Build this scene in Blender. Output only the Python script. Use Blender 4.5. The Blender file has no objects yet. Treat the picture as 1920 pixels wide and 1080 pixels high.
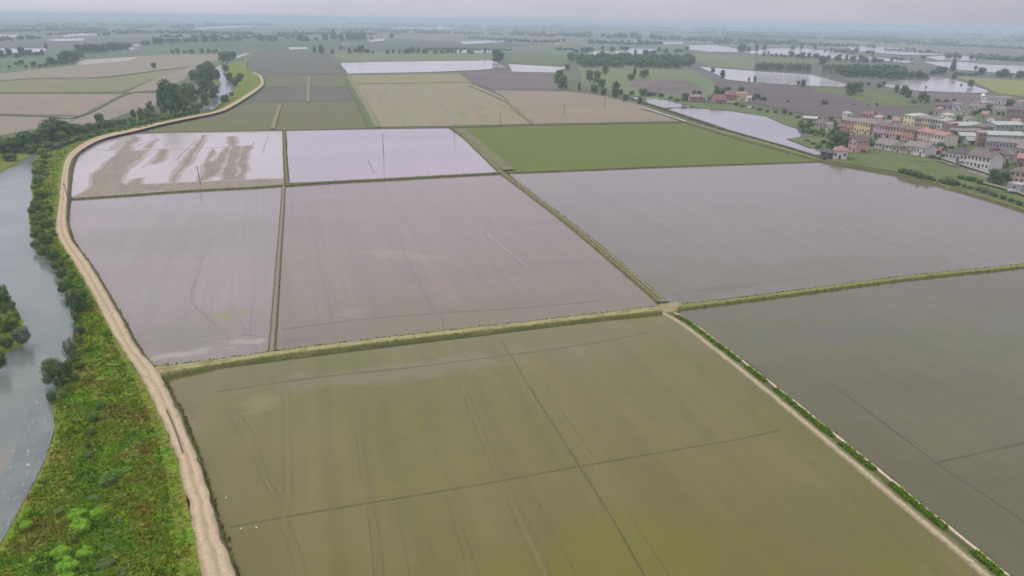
import bpy, bmesh, math, random
from mathutils import Vector, Matrix, noise as mnoise
from mathutils.geometry import tessellate_polygon
R = random.Random(7)
S = bpy.context.scene
C = S.collection
rad = math.radians

# ------------------------------------------------------------------ camera
CAM_H = 65.0
FOC = 1371.0                       # focal length in pixels of the 1920 wide photograph
PHI = math.atan(28 / 1920)         # roll
TH = math.atan(502 / FOC)          # pitch below the horizon
fwd = Vector((0, math.cos(TH), -math.sin(TH)))
U0 = Vector((0, math.sin(TH), math.cos(TH)))
X0 = Vector((1, 0, 0))
cr = X0 * math.cos(PHI) + U0 * math.sin(PHI)
cu = -X0 * math.sin(PHI) + U0 * math.cos(PHI)
camd = bpy.data.cameras.new('camera')
cam = bpy.data.objects.new('camera', camd)
C.objects.link(cam)
camd.sensor_width = 36.0
camd.lens = 36.0 * FOC / 1920
camd.clip_start = 0.5
camd.clip_end = 90000
cam.matrix_world = Matrix(((cr.x, cu.x, -fwd.x, 0), (cr.y, cu.y, -fwd.y, 0), (cr.z, cu.z, -fwd.z, CAM_H), (0, 0, 0, 1)))
S.camera = cam

# ------------------------------------------------------------------ sky, sun, exposure
SUN_EL, SUN_AZ = rad(52), rad(-62)          # azimuth from +Y towards +X: sun stands far left
w = bpy.data.worlds.new('World')
S.world = w
w.use_nodes = True
nt = w.node_tree
nt.nodes.clear()
N = nt.nodes.new
out = N('ShaderNodeOutputWorld')
sky = N('ShaderNodeTexSky')
sky.sky_type = 'NISHITA'
sky.sun_disc = False
sky.sun_elevation = SUN_EL
sky.sun_rotation = SUN_AZ
sky.dust_density = 3.0
bg1 = N('ShaderNodeBackground'); bg1.inputs['Strength'].default_value = 0.07
nt.links.new(sky.outputs[0], bg1.inputs['Color'])
# overcast cloud deck: three times brighter overhead than at the horizon, brighter on the sun's side, soft clouds
tc = N('ShaderNodeTexCoord')
sep = N('ShaderNodeSeparateXYZ'); nt.links.new(tc.outputs['Generated'], sep.inputs[0])
def wmath(op, a, b, clamp=False):
    n = N('ShaderNodeMath'); n.operation = op; n.use_clamp = clamp
    for i, v in enumerate((a, b)):
        if isinstance(v, (int, float)): n.inputs[i].default_value = v
        else: nt.links.new(v, n.inputs[i])
    return n.outputs[0]
zc = wmath('MAXIMUM', sep.outputs['Z'], 0.0)
lum = wmath('MULTIPLY_ADD', zc, 2.0); lum.node.inputs[2].default_value = 1.0
lum = wmath('MULTIPLY', lum, 1.0 / 0.9)
side = wmath('MULTIPLY_ADD', sep.outputs['X'], -0.26); side.node.inputs[2].default_value = 1.0
mp = N('ShaderNodeMapping'); mp.inputs['Scale'].default_value = (2.2, 2.2, 7.0)
nt.links.new(tc.outputs['Generated'], mp.inputs[0])
ns = N('ShaderNodeTexNoise'); ns.inputs['Scale'].default_value = 2.0; ns.inputs['Detail'].default_value = 3.0
nt.links.new(mp.outputs[0], ns.inputs['Vector'])
rp = N('ShaderNodeValToRGB')
rp.color_ramp.elements[0].position = 0.3; rp.color_ramp.elements[0].color = (0.57, 0.565, 0.65, 1)
rp.color_ramp.elements[1].position = 0.7; rp.color_ramp.elements[1].color = (0.675, 0.635, 0.72, 1)
nt.links.new(ns.outputs['Fac'], rp.inputs[0])
tot = wmath('MULTIPLY', lum, side)
bg2 = N('ShaderNodeBackground')
zm = N('ShaderNodeMix'); zm.data_type = 'RGBA'; zm.blend_type = 'MULTIPLY'
zf = wmath('MULTIPLY', wmath('SUBTRACT', zc, 0.3), 1.6, True); nt.links.new(zf, zm.inputs[0])
nt.links.new(rp.outputs[0], zm.inputs[6]); zm.inputs[7].default_value = (1.02, 0.985, 0.87, 1)
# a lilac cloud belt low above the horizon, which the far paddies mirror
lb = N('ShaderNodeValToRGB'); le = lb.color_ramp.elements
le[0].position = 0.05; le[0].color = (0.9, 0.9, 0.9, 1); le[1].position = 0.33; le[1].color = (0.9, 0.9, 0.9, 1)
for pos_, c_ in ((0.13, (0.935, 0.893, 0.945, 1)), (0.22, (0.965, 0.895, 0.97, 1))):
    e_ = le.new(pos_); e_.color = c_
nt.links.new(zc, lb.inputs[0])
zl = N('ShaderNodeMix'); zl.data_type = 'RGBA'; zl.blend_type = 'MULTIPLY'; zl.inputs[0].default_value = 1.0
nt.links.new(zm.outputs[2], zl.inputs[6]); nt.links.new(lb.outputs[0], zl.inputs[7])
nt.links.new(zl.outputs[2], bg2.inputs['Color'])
nt.links.new(tot, bg2.inputs['Strength'])
mx = N('ShaderNodeMixShader'); mx.inputs[0].default_value = 0.9
nt.links.new(bg1.outputs[0], mx.inputs[1]); nt.links.new(bg2.outputs[0], mx.inputs[2])
nt.links.new(mx.outputs[0], out.inputs['Surface'])
sd = bpy.data.lights.new('sun', 'SUN'); sd.energy = 1.0; sd.angle = rad(14); sd.color = (1, 0.95, 0.88)
so = bpy.data.objects.new('sun', sd); C.objects.link(so)
sdir = Vector((math.sin(SUN_AZ) * math.cos(SUN_EL), math.cos(SUN_AZ) * math.cos(SUN_EL), math.sin(SUN_EL)))
so.rotation_euler = sdir.to_track_quat('Z', 'Y').to_euler()
so.location = sdir * 300
S.view_settings.view_transform = 'Standard'
S.view_settings.look = 'None'
S.view_settings.exposure = 0.0
S.view_settings.gamma = 1.0
S.cycles.volume_bounces = 1
S.cycles.max_bounces = 6
S.cycles.use_denoising = True

# ------------------------------------------------------------------ helpers
def ray(x, y):
    return (fwd + cr * ((x - 960) / FOC) - cu * ((y - 540) / FOC))
def G(x, y, z=0.0):
    """the point of the plane z that the photograph shows at pixel (x, y)"""
    d = ray(x, y)
    if d.z > -0.0025: d = Vector((d.x, d.y, -0.0025))
    t = (CAM_H - z) / -d.z
    return Vector((0, 0, CAM_H)) + d * t
def mpp(p):
    return max(1.0, (p - Vector((0, 0, CAM_H))).dot(fwd)) / FOC

def tag(o, label=None, cat=None, group=None, kind=None):
    if label: o['label'] = label
    if cat: o['category'] = cat
    if group: o['group'] = group
    if kind: o['kind'] = kind
    return o
def mesh_obj(name, verts, faces, mats, midx=None, parent=None, uvs=None, smooth=False):
    me = bpy.data.meshes.new(name)
    me.from_pydata([tuple(v) for v in verts], [], faces)
    for m in (mats if isinstance(mats, (list, tuple)) else [mats]): me.materials.append(m)
    if midx: me.polygons.foreach_set('material_index', midx)
    if smooth: me.polygons.foreach_set('use_smooth', [True] * len(me.polygons))
    if uvs:
        ul = me.uv_layers.new(name='UVMap')
        for l in me.loops: ul.data[l.index].uv = uvs[l.vertex_index]
    me.update()
    o = bpy.data.objects.new(name, me)
    C.objects.link(o)
    if parent: o.parent = parent
    return o
def empty(name, loc, rz=0.0):
    o = bpy.data.objects.new(name, None); C.objects.link(o)
    o.location = loc; o.rotation_euler = (0, 0, rz); o.empty_display_size = 0.5
    return o
class MB:
    def __init__(s): s.v = []; s.f = []; s.m = []
    def box(s, x0, x1, y0, y1, z0, z1, m=0):
        b = len(s.v)
        s.v += [(x0, y0, z0), (x1, y0, z0), (x1, y1, z0), (x0, y1, z0), (x0, y0, z1), (x1, y0, z1), (x1, y1, z1), (x0, y1, z1)]
        for f in ((0, 3, 2, 1), (4, 5, 6, 7), (0, 1, 5, 4), (1, 2, 6, 5), (2, 3, 7, 6), (3, 0, 4, 7)):
            s.f.append(tuple(b + i for i in f)); s.m.append(m)
    def face(s, pts, m=0):
        b = len(s.v); s.v += [tuple(p) for p in pts]; s.f.append(tuple(range(b, b + len(pts)))); s.m.append(m)
    def tube(s, pts, rads, seg=8, m=0):
        b = len(s.v); n = len(pts)
        for i, (p, r) in enumerate(zip(pts, rads)):
            p = Vector(p)
            d = (Vector(pts[min(i + 1, n - 1)]) - Vector(pts[max(i - 1, 0)])).normalized()
            a = d.orthogonal().normalized(); c = d.cross(a)
            for k in range(seg):
                t = 2 * math.pi * k / seg
                s.v.append(tuple(p + a * (math.cos(t) * r) + c * (math.sin(t) * r)))
        for i in range(n - 1):
            for k in range(seg):
                s.f.append((b + i * seg + k, b + i * seg + (k + 1) % seg, b + (i + 1) * seg + (k + 1) % seg, b + (i + 1) * seg + k)); s.m.append(m)
        s.f.append(tuple(b + k for k in reversed(range(seg)))); s.m.append(m)
        s.f.append(tuple(b + (n - 1) * seg + k for k in range(seg))); s.m.append(m)
    def build(s, name, mats, parent=None, smooth=False):
        return mesh_obj(name, s.v, s.f, mats, s.m, parent, smooth=smooth)

# ------------------------------------------------------------------ materials
def new_mat(name):
    m = bpy.data.materials.new(name); m.use_nodes = True
    t = m.node_tree; t.nodes.clear()
    o = t.nodes.new('ShaderNodeOutputMaterial'); p = t.nodes.new('ShaderNodeBsdfPrincipled')
    t.links.new(p.outputs[0], o.inputs['Surface'])
    return m, t, p
def ramp(t, cols, lo=0.3, hi=0.7, constant=False):
    r = t.nodes.new('ShaderNodeValToRGB'); cr_ = r.color_ramp
    if constant: cr_.interpolation = 'CONSTANT'
    n = len(cols)
    for i, c in enumerate(cols):
        pos = lo + (hi - lo) * i / max(1, n - 1) if not constant else i / n
        e = cr_.elements[i] if i < 2 else cr_.elements.new(pos)
        e.position = pos; e.color = (*c, 1)
    return r
def noise_node(t, vec, scale, detail=3, rough=0.55):
    n = t.nodes.new('ShaderNodeTexNoise'); n.inputs['Scale'].default_value = scale
    n.inputs['Detail'].default_value = detail; n.inputs['Roughness'].default_value = rough
    t.links.new(vec, n.inputs['Vector']); return n.outputs['Fac']
def mix(t, fac, a, b, mode='MIX'):
    n = t.nodes.new('ShaderNodeMix'); n.data_type = 'RGBA'; n.blend_type = mode
    for sock, v in ((n.inputs[0], fac), (n.inputs[6], a), (n.inputs[7], b)):
        if isinstance(v, (int, float)): sock.default_value = v
        elif isinstance(v, tuple): sock.default_value = (*v, 1)
        else: t.links.new(v, sock)
    return n.outputs[2]
def wpos(t):
    return t.nodes.new('ShaderNodeNewGeometry').outputs['Position']
def mapped(t, vec, rot=0.0, scale=(1, 1, 1)):
    m = t.nodes.new('ShaderNodeMapping'); m.vector_type = 'TEXTURE'
    m.inputs['Rotation'].default_value = (0, 0, rot); m.inputs['Scale'].default_value = scale
    t.links.new(vec, m.inputs[0]); return m.outputs[0]
def bump(t, p, h, strength, dist=0.1):
    b = t.nodes.new('ShaderNodeBump'); b.inputs['Strength'].default_value = strength; b.inputs['Distance'].default_value = dist
    t.links.new(h, b.inputs['Height']); t.links.new(b.outputs[0], p.inputs['Normal'])

def direction(a, b):
    d = G(*b) - G(*a); return math.atan2(d.y, d.x)
def field_mat(name, cols, size=40, fine=4, rough=0.95, stripes=None, stripe_w=8, stripe_mix=0.5, fine_mix=0.25, lo=0.3, hi=0.7, bmp=0.3):
    """soil or crop: large soft patches, optional stripes along a direction, fine speckle"""
    m, t, p = new_mat(name)
    v = wpos(t)
    r = ramp(t, cols, lo, hi)
    big = noise_node(t, v, 1.0 / size, 4, 0.6)
    if stripes is not None:
        sv = mapped(t, v, stripes, (stripe_w * 14, stripe_w, 1))
        st = noise_node(t, sv, 1.0, 2, 0.6)
        mm = t.nodes.new('ShaderNodeMix'); mm.inputs[0].default_value = stripe_mix
        t.links.new(big, mm.inputs[2]); t.links.new(st, mm.inputs[3]); big = mm.outputs[0]
    t.links.new(big, r.inputs[0])
    fn = noise_node(t, v, 1.0 / fine * 3, 4, 0.7)
    fr = ramp(t, [(0.55, 0.55, 0.55), (1.4, 1.4, 1.4)], 0.3, 0.7); t.links.new(fn, fr.inputs[0])
    col = mix(t, fine_mix * 2, r.outputs[0], mix(t, 1.0, r.outputs[0], fr.outputs[0], 'MULTIPLY'))
    t.links.new(col, p.inputs['Base Color'])
    p.inputs['Roughness'].default_value = rough; p.inputs['Specular IOR Level'].default_value = 0.2
    if bmp: bump(t, p, fn, bmp, 0.15)
    return m
def water_mat(name, cols, size=60, rough=0.09, stretch=None, lo=0.35, hi=0.65, ripple=0.0, flecks=None, spots=()):
    """shallow muddy water: the mud shows through, the sky mirrors on top"""
    m, t, p = new_mat(name)
    v = wpos(t)
    sv = mapped(t, v, stretch, (3.0, 1.0, 1)) if stretch is not None else v
    r = ramp(t, cols, lo, hi); t.links.new(noise_node(t, sv, 1.0 / size, 3, 0.5), r.inputs[0])
    fn = noise_node(t, v, 0.25, 3, 0.6)
    fr = ramp(t, [(0.96, 0.96, 0.96), (1.04, 1.04, 1.04)]); t.links.new(fn, fr.inputs[0])
    col = mix(t, 1.0, r.outputs[0], fr.outputs[0], 'MULTIPLY')
    if stretch is not None and 'bright' not in name:
        # drill rows and old wheel lines showing faintly through the shallow water
        cd = direction((1210, 1080), (940, 638)) if 'olive' in name else direction((833, 605), (757, 475))
        cv = mapped(t, v, cd, (70, 1.1, 1)); cn = noise_node(t, cv, 1.0, 3, 0.65)
        cv2 = mapped(t, v, cd, (160, 5.0, 1)); cn2 = noise_node(t, cv2, 1.0, 2, 0.5)
        cr1 = ramp(t, [(0.955, 0.955, 0.95), (1.045, 1.045, 1.04)], 0.35, 0.65); t.links.new(cn, cr1.inputs[0])
        cr2 = ramp(t, [(0.955, 0.957, 0.955), (1.05, 1.047, 1.045)], 0.35, 0.65); t.links.new(cn2, cr2.inputs[0])
        col = mix(t, 1.0, mix(t, 1.0, col, cr1.outputs[0], 'MULTIPLY'), cr2.outputs[0], 'MULTIPLY')
    for (cx, cy), (rx, ry), rotp, sc_ in spots:
        c0 = G(cx, cy); ax = (G(*rotp) - c0); ang = math.atan2(ax.y, ax.x)
        mpn = t.nodes.new('ShaderNodeMapping'); mpn.vector_type = 'TEXTURE'
        mpn.inputs['Location'].default_value = (c0.x, c0.y, 0); mpn.inputs['Rotation'].default_value = (0, 0, ang); mpn.inputs['Scale'].default_value = (rx, ry, 1000)
        t.links.new(v, mpn.inputs[0])
        ln = t.nodes.new('ShaderNodeVectorMath'); ln.operation = 'LENGTH'; t.links.new(mpn.outputs[0], ln.inputs[0])
        nz = noise_node(t, v, 1.6 / ry, 4, 0.6)
        ad = t.nodes.new('ShaderNodeMath'); ad.operation = 'MULTIPLY_ADD'; t.links.new(nz, ad.inputs[0]); ad.inputs[1].default_value = 1.2; t.links.new(ln.outputs['Value'], ad.inputs[2])
        sr = ramp(t, [(1, 1, 1), (0, 0, 0)], 0.75, 1.75); t.links.new(ad.outputs[0], sr.inputs[0])
        ml = t.nodes.new('ShaderNodeMath'); ml.operation = 'MULTIPLY'; t.links.new(sr.outputs[0], ml.inputs[0]); ml.inputs[1].default_value = sc_[3] if len(sc_) > 3 else 1.0
        col = mix(t, ml.outputs[0], col, tuple(sc_[:3]))
    if flecks:
        fv = mapped(t, v, flecks, (1.6, 0.6, 1))
        f2 = ramp(t, [(0, 0, 0), (1, 1, 1)], 0.60, 0.71); t.links.new(noise_node(t, fv, 0.9, 4, 0.7), f2.inputs[0])
        col = mix(t, f2.outputs[0], col, (0.33, 0.37, 0.385))
    t.links.new(col, p.inputs['Base Color'])
    # gentle wind: patches of smoother and rougher water
    rr = ramp(t, [(rough * 0.8,) * 3, (rough * 1.3,) * 3], 0.3, 0.7)
    t.links.new(noise_node(t, sv, 1.0 / (size * 0.6), 3), rr.inputs[0]); t.links.new(rr.outputs[0], p.inputs['Roughness'])
    p.inputs['IOR'].default_value = 1.333
    if ripple:
        bump(t, p, noise_node(t, v, 1.2, 2), ripple, 0.1)
    return m
def leaf_mat(name, dark, light, hue=0.5):
    m, t, p = new_mat(name)
    g = t.nodes.new('ShaderNodeNewGeometry')
    r = ramp(t, [dark, light], 0.0, 1.0); t.links.new(g.outputs['Random Per Island'], r.inputs[0])
    oi = t.nodes.new('ShaderNodeObjectInfo')
    r2 = ramp(t, [(0.72, 0.78, 0.8), (1.25, 1.15, 1.0)], 0.0, 1.0); t.links.new(oi.outputs['Random'], r2.inputs[0])
    t.links.new(mix(t, hue, r.outputs[0], mix(t, 1.0, r.outputs[0], r2.outputs[0], 'MULTIPLY')), p.inputs['Base Color'])
    p.inputs['Roughness'].default_value = 0.8; p.inputs['Specular IOR Level'].default_value = 0.05
    return m
def plain_mat(name, c, rough=0.8, var=0.15, size=1.5, metallic=0.0):
    m, t, p = new_mat(name)
    tcn = t.nodes.new('ShaderNodeTexCoord')
    r = ramp(t, [tuple(k * (1 - var) for k in c), tuple(min(1, k * (1 + var)) for k in c)])
    t.links.new(noise_node(t, tcn.outputs['Object'], 1.0 / size, 4, 0.65), r.inputs[0])
    t.links.new(r.outputs[0], p.inputs['Base Color'])
    p.inputs['Roughness'].default_value = rough; p.inputs['Metallic'].default_value = metallic
    return m
def roof_mat(name, c):
    """tiled roof: courses and blotchy weathering"""
    m, t, p = new_mat(name)
    tcn = t.nodes.new('ShaderNodeTexCoord')
    wv = t.nodes.new('ShaderNodeTexWave'); wv.inputs['Scale'].default_value = 1.6; wv.inputs['Distortion'].default_value = 1.0
    wv.bands_direction = 'X'
    t.links.new(tcn.outputs['Object'], wv.inputs['Vector'])
    r = ramp(t, [tuple(k * 0.7 for k in c), tuple(k * 1.25 for k in c)])
    t.links.new(noise_node(t, tcn.outputs['Object'], 0.9, 4, 0.7), r.inputs[0])
    w2 = ramp(t, [(0.8, 0.8, 0.8), (1.1, 1.1, 1.1)], 0, 1); t.links.new(wv.outputs['Fac'], w2.inputs[0])
    t.links.new(mix(t, 1.0, r.outputs[0], w2.outputs[0], 'MULTIPLY'), p.inputs['Base Color'])
    p.inputs['Roughness'].default_value = 0.85
    return m

# ------------------------------------------------------------------ the ground
def ground_mat():
    m, t, p = new_mat('ground')
    v = wpos(t)
    sv = mapped(t, v, rad(-14), (620, 900, 1000))
    vo = t.nodes.new('ShaderNodeTexVoronoi'); vo.distance = 'CHEBYCHEV'; vo.inputs['Scale'].default_value = 1.0
    vo.inputs['Randomness'].default_value = 0.9
    t.links.new(sv, vo.inputs['Vector'])
    sc = t.nodes.new('ShaderNodeSeparateColor'); t.links.new(vo.outputs['Color'], sc.inputs[0])
    cols = [(0.05, 0.09, 0.035), (0.12, 0.12, 0.075), (0.085, 0.10, 0.055), (0.09, 0.09, 0.07), (0.07, 0.11, 0.045), (0.14, 0.14, 0.085), (0.08, 0.12, 0.055), (0.06, 0.08, 0.04)]
    r = ramp(t, cols, constant=True); t.links.new(sc.outputs[0], r.inputs[0])
    n1 = ramp(t, [(0.75, 0.75, 0.75), (1.2, 1.2, 1.2)]); t.links.new(noise_node(t, v, 1 / 60, 5, 0.6), n1.inputs[0])
    near = ramp(t, [(0.05, 0.08, 0.03), (0.09, 0.10, 0.045)]); t.links.new(noise_node(t, v, 1 / 12, 5, 0.65), near.inputs[0])
    ln = t.nodes.new('ShaderNodeVectorMath'); ln.operation = 'LENGTH'; t.links.new(v, ln.inputs[0])
    fr = t.nodes.new('ShaderNodeMapRange'); fr.inputs['From Min'].default_value = 900; fr.inputs['From Max'].default_value = 901
    t.links.new(ln.outputs['Value'], fr.inputs[0])
    c = mix(t, fr.outputs[0], near.outputs[0], mix(t, 1.0, r.outputs[0], n1.outputs[0], 'MULTIPLY'))
    t.links.new(c, p.inputs['Base Color'])
    rr = t.nodes.new('ShaderNodeValToRGB'); rr.color_ramp.interpolation = 'CONSTANT'
    rr.color_ramp.elements[0].color = (1, 1, 1, 1); rr.color_ramp.elements[1].position = 0.75; rr.color_ramp.elements[1].color = (0.9, 0.9, 0.9, 1)
    e = rr.color_ramp.elements.new(0.875); e.color = (1, 1, 1, 1)
    t.links.new(sc.outputs[0], rr.inputs[0])
    rm = mix(t, fr.outputs[0], (1.0, 1.0, 1.0), rr.outputs[0])
    t.links.new(rm, p.inputs['Roughness'])
    p.inputs['Specular IOR Level'].default_value = 0.4
    return m
gv, gf = [], []
NG = 60; EXT = 30000
for j in range(NG + 1):
    for i in range(NG + 1):
        gv.append((-EXT + 2 * EXT * i / NG, -2000 + (EXT + 2000) * j / NG, -0.15))
for j in range(NG):
    for i in range(NG):
        a = j * (NG + 1) + i; gf.append((a, a + 1, a + NG + 2, a + NG + 1))
tag(mesh_obj('ground', gv, gf, ground_mat()), 'flat hazy farmland plain of fields reaching the horizon', kind='structure')

ZC = [0.0]
def poly3(name, pts3, mat, label=None, kind='structure', lines=None, linemats=None):
    """flat sheet from world points, with extra strips (lines) as further material slots"""
    tri = tessellate_polygon([pts3])
    v = list(pts3); f = [tuple(reversed(x)) for x in tri]; 
    # make the faces look up
    f2 = []
    for a in f:
        n = (v[a[1]] - v[a[0]]).cross(v[a[2]] - v[a[0]])
        f2.append(a if n.z > 0 else tuple(reversed(a)))
    mi = [0] * len(f2)
    for (lp, wd, slot, dz) in (lines or []):
        strip_into(v, f2, mi, lp, wd, slot, pts3[0].z + dz)
    o = mesh_obj(name, v, f2, [mat] + list(linemats or []), mi)
    tag(o, label, kind=kind)
    return o
def strip_into(v, f, mi, lp, wd, slot, z):
    if wd <= 0:      # a patch: closed outline, first with a paler half drowned margin
        base_ = [G(x, y, z) for x, y in lp]
        if wd < 0 and slot == 1:
            n_ = len(base_); ar = sum(base_[i].x * base_[(i + 1) % n_].y - base_[(i + 1) % n_].x * base_[i].y for i in range(n_))
            og = []
            for i in range(n_):
                e = (base_[(i + 1) % n_] - base_[i - 1]).normalized(); o_ = Vector((e.y, -e.x, 0)) * (1 if ar > 0 else -1)
                og.append(base_[i] + o_ * R.uniform(0.9, 2.2) + Vector((0, 0, -0.012)))
            p3 = wobble(og, 7, 0.05)
            tri = tessellate_polygon([p3]); b = len(v); v += p3
            for a in tri:
                n = (p3[a[1]] - p3[a[0]]).cross(p3[a[2]] - p3[a[0]])
                f.append(tuple(b + i for i in (a if n.z > 0 else reversed(a)))); mi.append(2)
        p3 = wobble(base_, 7, 0.045)
        tri = tessellate_polygon([p3]); b = len(v); v += p3
        for a in tri:
            n = (p3[a[1]] - p3[a[0]]).cross(p3[a[2]] - p3[a[0]])
            f.append(tuple(b + i for i in (a if n.z > 0 else reversed(a)))); mi.append(slot)
        return
    p3 = smooth_path([G(x, y, z) for x, y in lp], 6)
    n = len(p3)
    b = len(v)
    for i, p in enumerate(p3):
        d = (p3[min(i + 1, n - 1)] - p3[max(i - 1, 0)]); d.z = 0; d.normalize()
        s = Vector((-d.y, d.x, 0)); ww = wd * (0.75 + 0.5 * mnoise.noise(p * 0.15)) * 0.5
        v.append(p + s * ww); v.append(p - s * ww)
    for i in range(n - 1):
        q = (b + 2 * i, b + 2 * i + 1, b + 2 * i + 3, b + 2 * i + 2)
        nn = (v[q[1]] - v[q[0]]).cross(v[q[2]] - v[q[0]])
        f.append(q if nn.z > 0 else tuple(reversed(q))); mi.append(slot)
def smooth_path(p, k):
    if len(p) < 3: 
        return [p[0].lerp(p[-1], i / k) for i in range(k + 1)]
    o = []
    for i in range(len(p) - 1):
        p0, p1, p2, p3 = p[max(i - 1, 0)], p[i], p[i + 1], p[min(i + 2, len(p) - 1)]
        for j in range(k):
            t = j / k
            o.append(0.5 * ((2 * p1) + (p2 - p0) * t + (2 * p0 - 5 * p1 + 4 * p2 - p3) * t * t + (3 * p1 - p0 - 3 * p2 + p3) * t ** 3))
    o.append(p[-1].copy()); return o
def wobble(p3, k=4, amp=0.06):
    """closed outline, subdivided and slightly uneven"""
    o = []; n = len(p3)
    for i in range(n):
        a, b = p3[i], p3[(i + 1) % n]
        L = (b - a).length
        for j in range(k):
            q = a.lerp(b, j / k)
            s = Vector((-(b - a).y, (b - a).x, 0)); s = s.normalized() if s.length > 0 else s
            if j: q = q + s * (mnoise.noise(q * (3.0 / max(L, 1))) + 0.6 * mnoise.noise(q * (9.0 / max(L, 1)))) * min(L * amp, 4)
            o.append(q)
    return o
def sheet(name, px, z, mat, label, k=3, amp=0.012, **kw):
    return poly3(name, wobble([G(x, y, z) for x, y in px], k, amp), mat, label, **kw)

# soils and crops (base colours of the real surfaces)
M = {}
tan_dir = direction((750, 165), (800, 235))
M['tan'] = field_mat('tan_soil', [(0.18, 0.16, 0.10), (0.215, 0.195, 0.13), (0.175, 0.19, 0.08)], 60, 6, stripes=tan_dir, stripe_w=9, stripe_mix=0.85, fine_mix=0.1)
M['tan2'] = field_mat('bare_soil', [(0.19, 0.162, 0.115), (0.22, 0.188, 0.14)], 50, 6, fine_mix=0.1)
M['pinksoil'] = field_mat('pale_soil', [(0.182, 0.165, 0.118), (0.21, 0.188, 0.14)], 70, 8, stripes=direction((0, 190), (200, 180)), stripe_w=12, fine_mix=0.1)
M['yellow'] = field_mat('yellow_green_crop', [(0.175, 0.175, 0.075), (0.21, 0.195, 0.105)], 30, 4, stripes=tan_dir, stripe_w=8, fine_mix=0.1)
M['plough'] = field_mat('ploughed_soil', [(0.085, 0.07, 0.068), (0.115, 0.095, 0.09)], 60, 5, stripes=direction((1400, 170), (1600, 190)), stripe_w=8, fine_mix=0.15)
M['plough2'] = field_mat('dark_ploughed_soil', [(0.10, 0.085, 0.08), (0.135, 0.115, 0.105)], 60, 5, fine_mix=0.15)
M['olive'] = field_mat('olive_stubble', [(0.09, 0.105, 0.042), (0.115, 0.12, 0.055), (0.105, 0.095, 0.06)], 50, 5, stripes=direction((500, 242), (530, 165)), stripe_w=7, stripe_mix=0.5, fine_mix=0.15)
M['slate'] = field_mat('slate_ploughed_soil', [(0.085, 0.09, 0.066), (0.11, 0.108, 0.085)], 50, 5, fine_mix=0.15)
M['greencrop'] = field_mat('green_crop', [(0.082, 0.115, 0.022), (0.108, 0.138, 0.032)], 45, 2.5, stripes=direction((1000, 280), (1400, 268)), stripe_w=6, stripe_mix=0.6, fine_mix=0.2)
M['greencrop2'] = field_mat('pale_green_crop', [(0.10, 0.14, 0.055), (0.135, 0.16, 0.075)], 60, 4, fine_mix=0.12)
M['meadow'] = field_mat('meadow_grass', [(0.06, 0.095, 0.025), (0.095, 0.13, 0.04), (0.12, 0.125, 0.055)], 14, 2, fine_mix=0.35)
M['yard'] = field_mat('village_ground', [(0.08, 0.11, 0.045), (0.20, 0.185, 0.16), (0.09, 0.10, 0.06), (0.065, 0.105, 0.035)], 16, 2, fine_mix=0.25, lo=0.35, hi=0.65)
M['mustard'] = field_mat('mustard_crop', [(0.16, 0.18, 0.05), (0.19, 0.20, 0.06)], 60, 5, fine_mix=0.1)
M['palegreen'] = field_mat('thin_green_crop', [(0.165, 0.155, 0.095), (0.15, 0.165, 0.075), (0.185, 0.165, 0.11)], 70, 6, fine_mix=0.1)
M['mud'] = field_mat('wet_mud', [(0.13, 0.11, 0.072), (0.19, 0.162, 0.11), (0.15, 0.127, 0.082), (0.26, 0.225, 0.19)], 14, 2.5, rough=0.5, stripes=direction((230, 330), (255, 260)), stripe_w=3, stripe_mix=0.5, fine_mix=0.25)
M['mudpink'] = field_mat('pale_wet_mud', [(0.22, 0.19, 0.165), (0.28, 0.245, 0.22)], 9, 1.5, rough=0.45, fine_mix=0.15)
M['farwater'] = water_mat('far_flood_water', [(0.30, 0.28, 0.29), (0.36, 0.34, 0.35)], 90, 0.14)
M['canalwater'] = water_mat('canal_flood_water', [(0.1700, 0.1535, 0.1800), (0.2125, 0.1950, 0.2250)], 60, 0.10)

def fsheet(nm, px, mat, label, lift=0):
    ZC[0] += 0.006
    p = G(*px[0])
    d = p.length
    z = -0.10 + lift + ZC[0] + (0.12 if d > 700 else 0.0) + (0.35 if d > 1800 else 0)
    return sheet(nm, px, z, M[mat], label)
# -- beyond the river, left
fsheet('field', [(-260, 168), (0, 138), (140, 122), (150, 113), (300, 103), (415, 102), (410, 113), (350, 127), (180, 145), (60, 146), (0, 151), (-260, 190)], 'pinksoil', 'bare pinkish field beyond the river, farthest of its block')
fsheet('field', [(143, 119), (160, 112), (262, 106), (240, 114), (190, 118), (150, 122)], 'mudpink', 'pale bare patch at the tip of the pinkish field')
fsheet('field', [(-260, 192), (0, 152), (60, 147), (180, 146), (300, 132), (352, 125), (300, 145), (285, 149), (228, 172), (0, 173), (-260, 205)], 'palegreen', 'greenish tan field beyond the river')
fsheet('field', [(300, 145), (352, 126), (405, 112), (370, 122), (345, 150), (308, 168), (240, 173), (290, 148)], 'pinksoil', 'narrow tan field beside the riverside trees')
fsheet('field', [(-260, 208), (0, 175), (232, 175), (150, 216), (0, 213), (-260, 255)], 'tan2', 'tan field beyond the river crossed by a green ditch')
fsheet('field', [(238, 174), (305, 175), (302, 195), (240, 212), (180, 233), (125, 237), (152, 217)], 'pinksoil', 'tan field behind the lone round tree')
fsheet('field', [(-260, 262), (0, 216), (148, 219), (118, 237), (60, 242), (0, 254), (-260, 305)], 'pinksoil', 'pinkish field next to the river treeline')
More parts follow.
